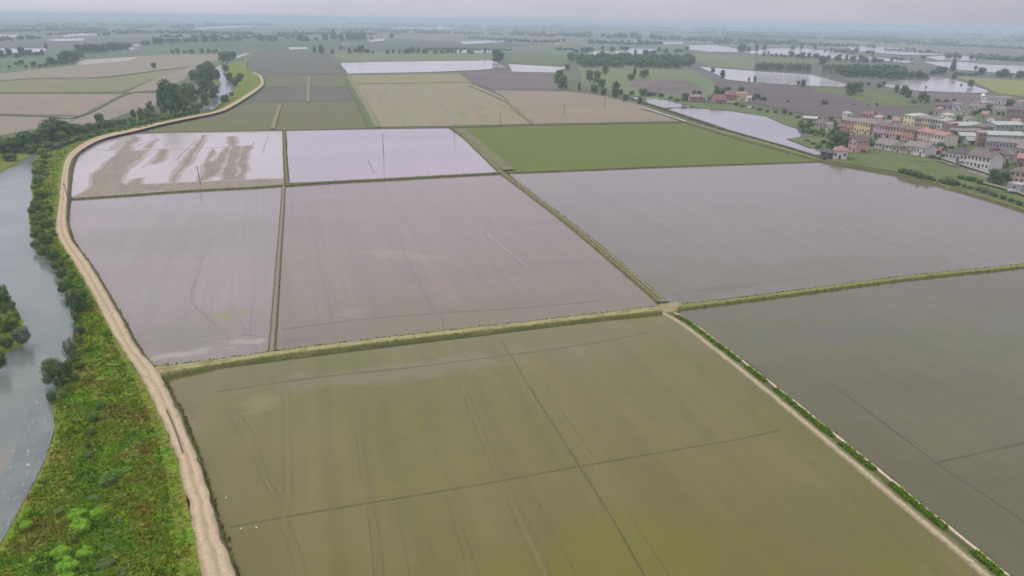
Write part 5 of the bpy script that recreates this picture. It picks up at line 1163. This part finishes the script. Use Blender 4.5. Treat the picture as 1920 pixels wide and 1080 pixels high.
house('small white house with a terracotta hip roof beside the levee bank', (1561, 297), (1587, 299), 8, 4.0, 'hip', 2.3, 'white', 'terracotta', (1, 3), chimney=True)
house('tall pink house with its gable to the meadow', (1589, 283), (1604, 286), 9, 5.8, 'gablefront', 2.4, 'pink', 'brown', (2, 2))
house('brown roofed house attached beside the pink gable', (1605, 281), (1622, 277), 9, 4.2, 'gable', 2.6, 'beige', 'brown', (1, 3))
house('dark low open shed left of the small white house', (1539, 293), (1560, 297), 6, 2.6, 'gable', 1.2, 'darkwood', 'dark', (1, 1), 'shed', 'shed')
for lab, a_, b_, wl, wn in (('orange end house of the coloured terrace', (1574, 243), (1600, 247), 'orange', (2, 4)), ('bright yellow house next to the orange end house', (1600, 247), (1615, 250), 'yellow', (2, 3)), ('second yellow house of the coloured terrace, beside the dark red gap', (1615, 250), (1629.5, 252), 'yellow', (2, 3)),
    ('narrow dark red house between yellow and mauve pink terrace houses', (1629.5, 252), (1635, 253), 'darkred', (2, 1)), ('mauve pink terrace house right of the narrow dark red one', (1635, 253), (1656, 257), 'mauve', (2, 4)), ('paler pink house in the middle of the terrace', (1656, 257), (1672, 259), 'pink', (2, 3)),
    ('apricot house in the middle of the terrace', (1672, 259), (1690, 262), 'apricot', (2, 3)), ('orange house at the lower part of the terrace', (1690, 262), (1711, 266), 'orange', (2, 4)), ('dark red narrow house before the beige end of the terrace', (1711, 266), (1718, 267), 'darkred', (2, 1)),
    ('beige terrace house right of the lower dark red one', (1718, 267), (1742, 272), 'beige', (2, 4)), ('last beige house at the lower end of the terrace', (1742, 272), (1766, 277), 'cream', (2, 4))):
    house(lab, a_, b_, 10, 6.6 + R.uniform(-.2, .2), 'gable', 1.4 + R.uniform(0, .3), wl, R.choice(('greybrown', 'brown', 'terracotta')), wn, 'terrace_house', 'house', group='houses of the coloured terrace', side_win=False)
house('tiny white house behind the orange end house', (1587, 222), (1597, 222), 6, 3.6, 'hip', 1.2, 'white', 'pale', (1, 2))
house('low house with a red roof behind the yellow houses', (1612, 221), (1634, 223), 9, 3.0, 'gable', 2.2, 'pink', 'red', (1, 4))
house('small cream house at the edge of the big ploughed field', (1637, 232), (1648, 233), 8, 4.5, 'hip', 1.4, 'cream', 'pale', (1, 2))
house('grey roofed hall behind the yellow terrace houses', (1604, 236), (1632, 239), 12, 3.2, 'gable', 1.5, 'grey', 'grey', (1, 4), 'hall', 'building')
house('brown roofed cottage at the upper left end of the village', (1528, 240), (1543, 242), 8, 3.2, 'gable', 2.2, 'beige', 'brown', (1, 2), chimney=True)
house('small white cottage right of the brown roofed cottage', (1547, 244), (1557, 245), 6, 3.8, 'gable', 1.2, 'white', 'greybrown', (1, 2))
house('long pale grey shed at the far left of the village', (1505, 228), (1530, 230), 8, 2.6, 'gable', 1.0, 'grey', 'pale', (1, 4), 'shed', 'shed')
house('bright yellow apartment block end with a pale roof', (1693, 234), (1713, 237), 13, 6.8, 'hip', 1.6, 'paleyellow', 'pale', (2, 3), 'apartment_block', 'building')
house('grey wing next to the bright yellow block end', (1713, 237), (1726, 238.5), 12, 5.6, 'gable', 1.3, 'grey', 'grey', (2, 3), 'apartment_block', 'building')
house('dull yellow bay in the middle of the long apartment row', (1726, 238.5), (1741, 240), 12.6, 5.9, 'gable', 1.3, 'yellow', 'grey', (2, 3), 'apartment_block', 'building')
house('grey wing right of the dull yellow bay', (1741, 240), (1756, 241.5), 12, 5.6, 'gable', 1.3, 'grey', 'grey', (2, 3), 'apartment_block', 'building')
house('cream end of the long apartment row', (1756, 241.5), (1769, 243), 12, 5.6, 'hip', 1.3, 'cream', 'pale', (2, 2), 'apartment_block', 'building')
house('orange brown flat block below the cream end', (1764, 251), (1780, 253), 9, 6.4, 'flat', 0.4, 'brown', 'terracotta', (2, 3), 'apartment_block', 'building')
house('small bright yellow house behind the green roofed halls', (1776, 226), (1790, 226), 8, 3.6, 'hip', 1.6, 'paleyellow', 'pale', (1, 2))
house('cream hip roofed house behind the green roofed halls', (1809, 234), (1827, 235), 9, 4.2, 'hip', 1.6, 'cream', 'greybrown', (1, 3))
for lab, a_, b_, d_, e_ in (('wide pale green roofed hall left of the brown block', (1783, 246), (1840, 245), 13, 3.4), ('pale green roofed hall right of the brown block', (1866, 244), (1918, 244), 13, 3.4), ('long pale green roofed hall behind the brick tower', (1848, 264), (1920, 266), 13, 3.6), ('short pale green roofed hall left of the brick tower', (1800, 264), (1829, 265), 9, 3.0), ('lowest pale green roofed annex by the brick tower', (1814, 271), (1829, 271.5), 6, 2.4)):
    house(lab, a_, b_, d_, e_, 'gable', 1.5, 'grey', 'green', (1, 6), 'hall', 'building', side_win=False)
house('dark low range between the green roofed halls', (1784, 255), (1838, 256), 7, 3.2, 'gable', 1.2, 'grey', 'greybrown', (1, 7), 'hall', 'building', side_win=False)
house('brown block with a hip roof among the green halls', (1841, 253), (1861, 253), 10, 4.6, 'hip', 2.0, 'brown', 'brown', (1, 3))
house('square brick tower block with a pale edge', (1830, 274), (1845.5, 275), 7, 7.6, 'flat', 0.3, 'brick', 'pale', (3, 2), 'apartment_block', 'building', side_win=False)
house('grey terrace with dark windows right of the brick tower', (1848, 277), (1884, 280), 9, 3.8, 'gable', 1.8, 'grey', 'grey', (1, 6), 'terrace_house', 'house')
house('second grey terrace at the right edge', (1884, 280), (1925, 284), 9, 3.8, 'gable', 1.8, 'grey', 'greybrown', (1, 6), 'terrace_house', 'house')
house('pinkish house at the right edge behind the garden', (1903, 292), (1936, 296), 10, 4.2, 'gable', 2.0, 'apricot', 'greybrown', (1, 4))
house('white walled house with a grey brown roof below the terrace', (1640, 277), (1672, 283), 9, 2.8, 'gable', 2.6, 'white', 'greybrown', (1, 5))
house('beige garden house right of the grey brown roofed house', (1674, 284), (1691, 287), 7, 3.2, 'gable', 1.8, 'beige', 'brown', (1, 3))
house('long grey walled house left of the white one', (1692, 287), (1711, 290), 9, 4.0, 'gable', 2.2, 'beige', 'greybrown', (1, 4))
house('white house at the end of the long grey walled house', (1711, 290), (1733, 294), 9, 4.4, 'gable', 2.2, 'white', 'greybrown', (1, 4))
house('low shed with a red roof between hedge and white house', (1742, 289), (1762, 291), 7, 2.3, 'gable', 1.6, 'brown', 'red', (1, 2), 'shed', 'shed')
house('broad white house with a dark hip roof above the meadow', (1771, 298), (1812, 303), 11, 3.4, 'hip', 3.0, 'white', 'dark', (1, 6), chimney=True)
house('white house with three rows of dark windows and brown roof', (1810, 311), (1852, 319), 10, 5.6, 'gable', 2.6, 'white', 'brown', (2, 6), chimney=True)
house('dark red brown house behind the white house with dark windows', (1850, 312), (1880, 314), 10, 4.2, 'gable', 2.8, 'brown', 'purple', (1, 4))
house('orange tan house with a dark hip roof at the right edge', (1890, 341), (1938, 348), 11, 4.8, 'hip', 2.6, 'tan', 'brown', (2, 5), chimney=True)
house('small grey garage in front of the orange tan house', (1888, 353), (1914, 358), 5, 2.2, 'flat', 0.3, 'grey', 'pale', (1, 1), 'garage', 'garage')
for a_, b_, wl, rf in (((1655, 243), (1668, 244), 'grey', 'grey'), ((1672, 238), (1684, 239), 'beige', 'terracotta'), ((1800, 215), (1812, 216), 'cream', 'brown'), ((1838, 222), (1850, 223), 'beige', 'terracotta'), ((1864, 234), (1878, 234), 'white', 'brown'), ((1895, 238), (1910, 239), 'cream', 'terracotta'), ((1880, 305), (1896, 307), 'beige', 'brown'), ((1904, 312), (1922, 314), 'brown', 'terracotta'), ((1724, 258), (1737, 259), 'white', 'terracotta'), ((1820, 293), (1834, 295), 'beige', 'brown'), ((1750, 214), (1762, 215), 'beige', 'terracotta'), ((1905, 200), (1920, 201), 'cream', 'terracotta')):
    house('small low house with a tiled roof in the blurred gardens of the village', a_, b_, 8, R.uniform(3.0, 4.4), R.choice(('gable', 'hip')), 1.8, wl, rf, (1, 3), group='small low houses in the village gardens')
house('white chalet in the upper right above the lawn', (1785, 206), (1803, 207), 9, 4.4, 'gable', 1.6, 'white', 'greybrown', (1, 3))
house('small white house right of the upper chalet', (1817, 207), (1832, 208), 8, 3.6, 'gable', 1.6, 'white', 'grey', (1, 3))
house('mauve roofed long house left of the upper chalet', (1752, 203), (1782, 205), 9, 2.8, 'gable', 2.0, 'grey', 'purple', (1, 4))
house('long white row with a grey roof in the upper right', (1850, 194), (1897, 195), 10, 4.6, 'gable', 1.6, 'white', 'grey', (1, 7))
house('pale pink house below the long white row', (1846, 204), (1861, 205), 9, 4.6, 'gable', 1.8, 'mauve', 'grey', (1, 3))
house('little white house on the lawn edge', (1864, 214), (1880, 215), 8, 3.8, 'gable', 1.6, 'white', 'greybrown', (1, 3))
house('large pinkish brown house at the upper right edge', (1884, 223), (1930, 226), 14, 7.0, 'hip', 3.2, 'brown', 'purple', (2, 5))
# farm by the canal flood
house('brick farmhouse at the left end of the farm', (1293, 191), (1312, 192), 9, 4.4, 'gable', 1.8, 'brick', 'greybrown', (1, 3))
house('small beige farm cottage by the brick farmhouse', (1313, 190), (1322, 190), 7, 3.2, 'gable', 1.6, 'cream', 'greybrown', (1, 2))
house('dark grey barn left of the red barns', (1325, 191), (1343, 192), 10, 3.6, 'gable', 2.2, 'grey', 'dark', (1, 2), 'barn', 'barn')
house('large barn with a faded red roof facing the flood', (1341, 195), (1361, 195), 12, 3.4, 'gable', 3.6, 'brown', 'red', (1, 3), 'barn', 'barn')
house('red roofed barn behind the large farm barn', (1358, 187), (1380, 188), 11, 4.2, 'gable', 3.2, 'brick', 'red', (1, 3), 'barn', 'barn')
house('yellow farmhouse at the right end of the red barns', (1381, 188), (1401, 188), 10, 5.2, 'gable', 1.8, 'yellow', 'terracotta', (1, 3))
house('little white outbuilding beside the yellow farmhouse', (1402, 190), (1409, 190), 6, 3.2, 'gable', 1.2, 'white', 'pale', (1, 1), 'shed', 'shed')
# lonely far houses
house('tiny white house in the trees at the far left, lower one', (243, 98), (253, 98), 9, 5, 'gable', 2.5, 'white', 'pale', (1, 2), z=0)
house('tiny white house in the trees at the far left, upper one', (256, 94), (264, 93), 9, 7, 'gable', 3, 'white', 'pale', (1, 2), z=0)
house('far farm with a pale roof beyond the slate field', (645, 86), (657, 86), 10, 5, 'gable', 2.5, 'cream', 'terracotta', (1, 3), z=0)
house('tiny pale house in the far fields left of the dark wood', (1042, 87), (1049, 87), 10, 6, 'gable', 3, 'white', 'pale', (1, 2), z=0)
# white water tank
p = G(1841, 191, 0.35)
tk = tag(empty('water_tank', Vector((p.x, p.y, 0.35))), 'white rounded water tank standing above the village roofs', 'tank')
m = MB(); m.tube([(0, 0, 0), (0, 0, 0.4), (0, 0, 2.6), (0, 0, 3.3)], [1.0, 0.8, 0.8, 1.6], 14); m.build('base', WALL['white'], tk)
m = MB(); pr = [(math.sin(t * math.pi / 8), -math.cos(t * math.pi / 8)) for t in range(9)]
m.tube([(0, 0, 5.3 + 2.2 * c_) for _, c_ in pr], [max(0.1, 1.9 * s_) for s_, _ in pr], 16); m.build('shell', plain_mat('white_paint', (0.75, 0.75, 0.74), 0.5, 0.06), tk, smooth=True)

gb = []
while len(gb) < 95:
    x = R.uniform(1500, 1935); lo_ = 222 if x < 1700 else 205; hi_ = 250 + (x - 1500) * 0.2
    y = R.uniform(lo_, hi_)
    if y < 205 + (1900 - x) * 0.06 or any(a_ < x < b_ and c_ < y < d_ for a_, b_, c_, d_ in HB): continue
    gb.append((x, y, R.uniform(5, 12), R.uniform(7, 15), R.choice(('dark', 'mid', 'mid', 'light'))))
T('small garden bush between the village houses', 'garden bushes between the village houses', gb, kind='bush', name='shrub', cat='shrub', z=0.35)

# ------------------------------------------------------------------ parked cars
CARP = plain_mat('white_car_paint', (0.70, 0.70, 0.71), 0.35, 0.04); CARG = plain_mat('silver_car_paint', (0.38, 0.39, 0.41), 0.35, 0.04); RUB = plain_mat('tyre_rubber', (0.03, 0.03, 0.03), 0.9)
def car(label, px, paint, rz):
    p = G(*px, 0.4)
    o = tag(empty('parked_car', Vector((p.x, p.y, 0.38)), rz), label, 'car')
    prof = [(-2.1, 0.35), (-2.1, 0.8), (-1.9, 0.95), (-1.5, 1.0), (-1.05, 1.42), (0.55, 1.45), (1.15, 1.0), (1.95, 0.85), (2.1, 0.65), (2.1, 0.35)]
    m = MB()
    L_ = [(x, -0.85 + 0.12 * (zz > 1.1), zz) for x, zz in prof]; R_ = [(x, 0.85 - 0.12 * (zz > 1.1), zz) for x, zz in prof]
    m.face(L_[::-1]); m.face(R_)
    for i in range(len(prof)): m.face([L_[i], L_[(i + 1) % len(prof)], R_[(i + 1) % len(prof)], R_[i]])
    m.build('body', paint, o)
    g = MB()
    for s in (-1, 1): g.face([(-1.15, s * 0.80, 1.05), (0.85, s * 0.80, 1.05), (0.5, s * 0.755, 1.38), (-0.95, s * 0.755, 1.38)][::s])
    g.face([(0.62, -0.68, 1.43), (0.62, 0.68, 1.43), (1.14, 0.76, 1.03), (1.14, -0.76, 1.03)])
    g.build('window', GLASS, o)
    for x in (-1.3, 1.3):
        for s in (-1, 1):
            w_ = MB(); w_.tube([(x, s * 0.70, 0.32), (x, s * 0.90, 0.32)], [0.32, 0.32], 12); w_.build('wheel', RUB, o)
car('white car parked on the street below the orange end house', (1589, 253), CARP, rad(-35))
car('white car parked on the field track right of the farm', (1406, 203), CARP, rad(-30))
car('silver car parked in front of the small grey garage', (1900, 361), CARG, rad(-25))
car('white car parked beside the yellow apartment end', (1688, 240), CARP, rad(20))

# ------------------------------------------------------------------ utility poles
WOOD = plain_mat('pole_wood', (0.10, 0.085, 0.075), 0.9, 0.25, 0.6); INS = plain_mat('insulator', (0.30, 0.32, 0.30), 0.3)
def pole(label, x, y, hpx, z, tilt=0.0):
    p = G(x, y, z); H = max(6.5, hpx * mpp(p))
    o = tag(empty('utility_pole', Vector((p.x, p.y, z - 0.3)), rad(-25)), label, 'pole', 'wooden poles of the line across the paddies')
    o.rotation_euler.y = tilt
    m = MB(); m.tube([(0, 0, 0), (0, 0, H * .5), (0, 0, H)], [0.17, 0.14, 0.10], 10); m.build('shaft', WOOD, o)
    m = MB(); m.box(-0.9, 0.9, -0.06, 0.06, H - 0.75, H - 0.63); m.build('crossarm', WOOD, o)
    for q in (-0.8, 0, 0.8):
        m = MB(); zb = H - 0.63 if q else H
        m.tube([(q, 0, zb), (q, 0, zb + 0.1), (q, 0, zb + 0.2)], [0.04, 0.07, 0.03], 8); m.build('insulator', INS, o)
pole('wooden pole on the levee edge at the end of the green bank', 128, 374, 22, 1.0, rad(-8))
pole('wooden pole on the bank below the mud streaks', 376, 345, 35, 0.3, rad(-6))
pole('wooden pole standing in the pale flooded paddy', 719, 288, 38, 0)
pole('wooden pole at the upper corner of the green crop', 852, 255, 24, 0.5)
pole('wooden pole at the near edge of the tan field', 938, 232, 22, 0.4)
pole('wooden pole in the pinkish bare field, nearer one', 1058, 215, 21, 0.2)
pole('wooden pole in the pinkish bare field, farther one', 1134, 201, 17, 0.2)

# ------------------------------------------------------------------ culvert, sluices, stranded timber, egrets
CONC = plain_mat('concrete', (0.20, 0.19, 0.16), 0.9, 0.2, 0.8); HOLE = plain_mat('mouth_shade', (0.04, 0.037, 0.03), 0.8)
def culvert(label, x, y, z, rz, s=1.0):
    p = G(x, y, z); o = tag(empty('culvert', Vector((p.x, p.y, z)), rz), label, 'culvert')
    m = MB(); m.box(-1.1 * s, -0.5 * s, -0.2, 0.2, -0.5, 0.7 * s); m.box(0.5 * s, 1.1 * s, -0.2, 0.2, -0.5, 0.7 * s); m.box(-0.5 * s, 0.5 * s, -0.2, 0.2, 0.35 * s, 0.7 * s)
    m.box(-1.2 * s, 1.2 * s, -0.28, 0.28, 0.7 * s, 0.82 * s); m.build('headwall', CONC, o)
    m = MB(); m.box(-0.5 * s, 0.5 * s, 0.05, 0.15, -0.5, 0.35 * s); m.build('mouth_shade_panel', HOLE, o)  # dark panel painted in place of the shade inside the culvert mouth
culvert('dark mouthed concrete culvert at the crossing of the tracks', 1246, 569, 0.75, rad(12), 1.0)
EG = plain_mat('white_feathers', (0.8, 0.8, 0.78), 0.7, 0.04); BILL = plain_mat('egret_bill', (0.35, 0.25, 0.05), 0.5)
def egret(label, x, y, rz):
    p = G(x, y, 0.17); o = tag(empty('egret', Vector((p.x, p.y, 0.16)), rz), label, 'bird', 'white egrets in the nearest paddy'); o.scale = (0.55, 0.55, 0.55)
    m = MB()
    m.tube([(-0.38, 0, 0.42), (-0.25, 0, 0.47), (-0.05, 0, 0.5), (0.12, 0, 0.54), (0.2, 0, 0.62), (0.17, 0, 0.74), (0.22, 0, 0.86), (0.30, 0, 0.90), (0.36, 0, 0.89)], [0.02, 0.07, 0.11, 0.09, 0.045, 0.03, 0.03, 0.04, 0.02], 8)
    m.build('body', EG, o, smooth=True)
    m = MB(); m.tube([(0.35, 0, 0.89), (0.48, 0, 0.87)], [0.015, 0.004], 6); m.build('bill', BILL, o)
    for s in (-0.04, 0.04):
        m = MB(); m.tube([(0.0, s, 0.42), (-0.03, s, 0.2), (0.0, s, -0.05)], [0.014, 0.012, 0.01], 5); m.build('leg', RUB, o)
egret('white egret wading at the left of the nearest paddy, left one', 453, 994, 0.4)
egret('white egret wading at the left of the nearest paddy, right one', 481, 992, 2.6)
egret('single white egret farther along the left edge of the nearest paddy', 424, 936, 1.2)
#@@HAZE
# ------------------------------------------------------------------ haze
def haze():
    m = bpy.data.materials.new('haze_air'); m.use_nodes = True
    t = m.node_tree; t.nodes.clear()
    o = t.nodes.new('ShaderNodeOutputMaterial'); pv = t.nodes.new('ShaderNodeVolumePrincipled')
    pv.inputs['Color'].default_value = (0.54, 0.67, 0.795, 1)
    pv.inputs['Density'].default_value = 0.00024
    pv.inputs['Anisotropy'].default_value = 0.0
    t.links.new(pv.outputs[0], o.inputs['Volume'])
    b = MB(); b.box(-EXT - 50, EXT + 50, -2050, EXT + 50, -2.0, 75.0)
    tag(b.build('haze', m), 'pale damp haze over the whole plain', kind='stuff')
haze()
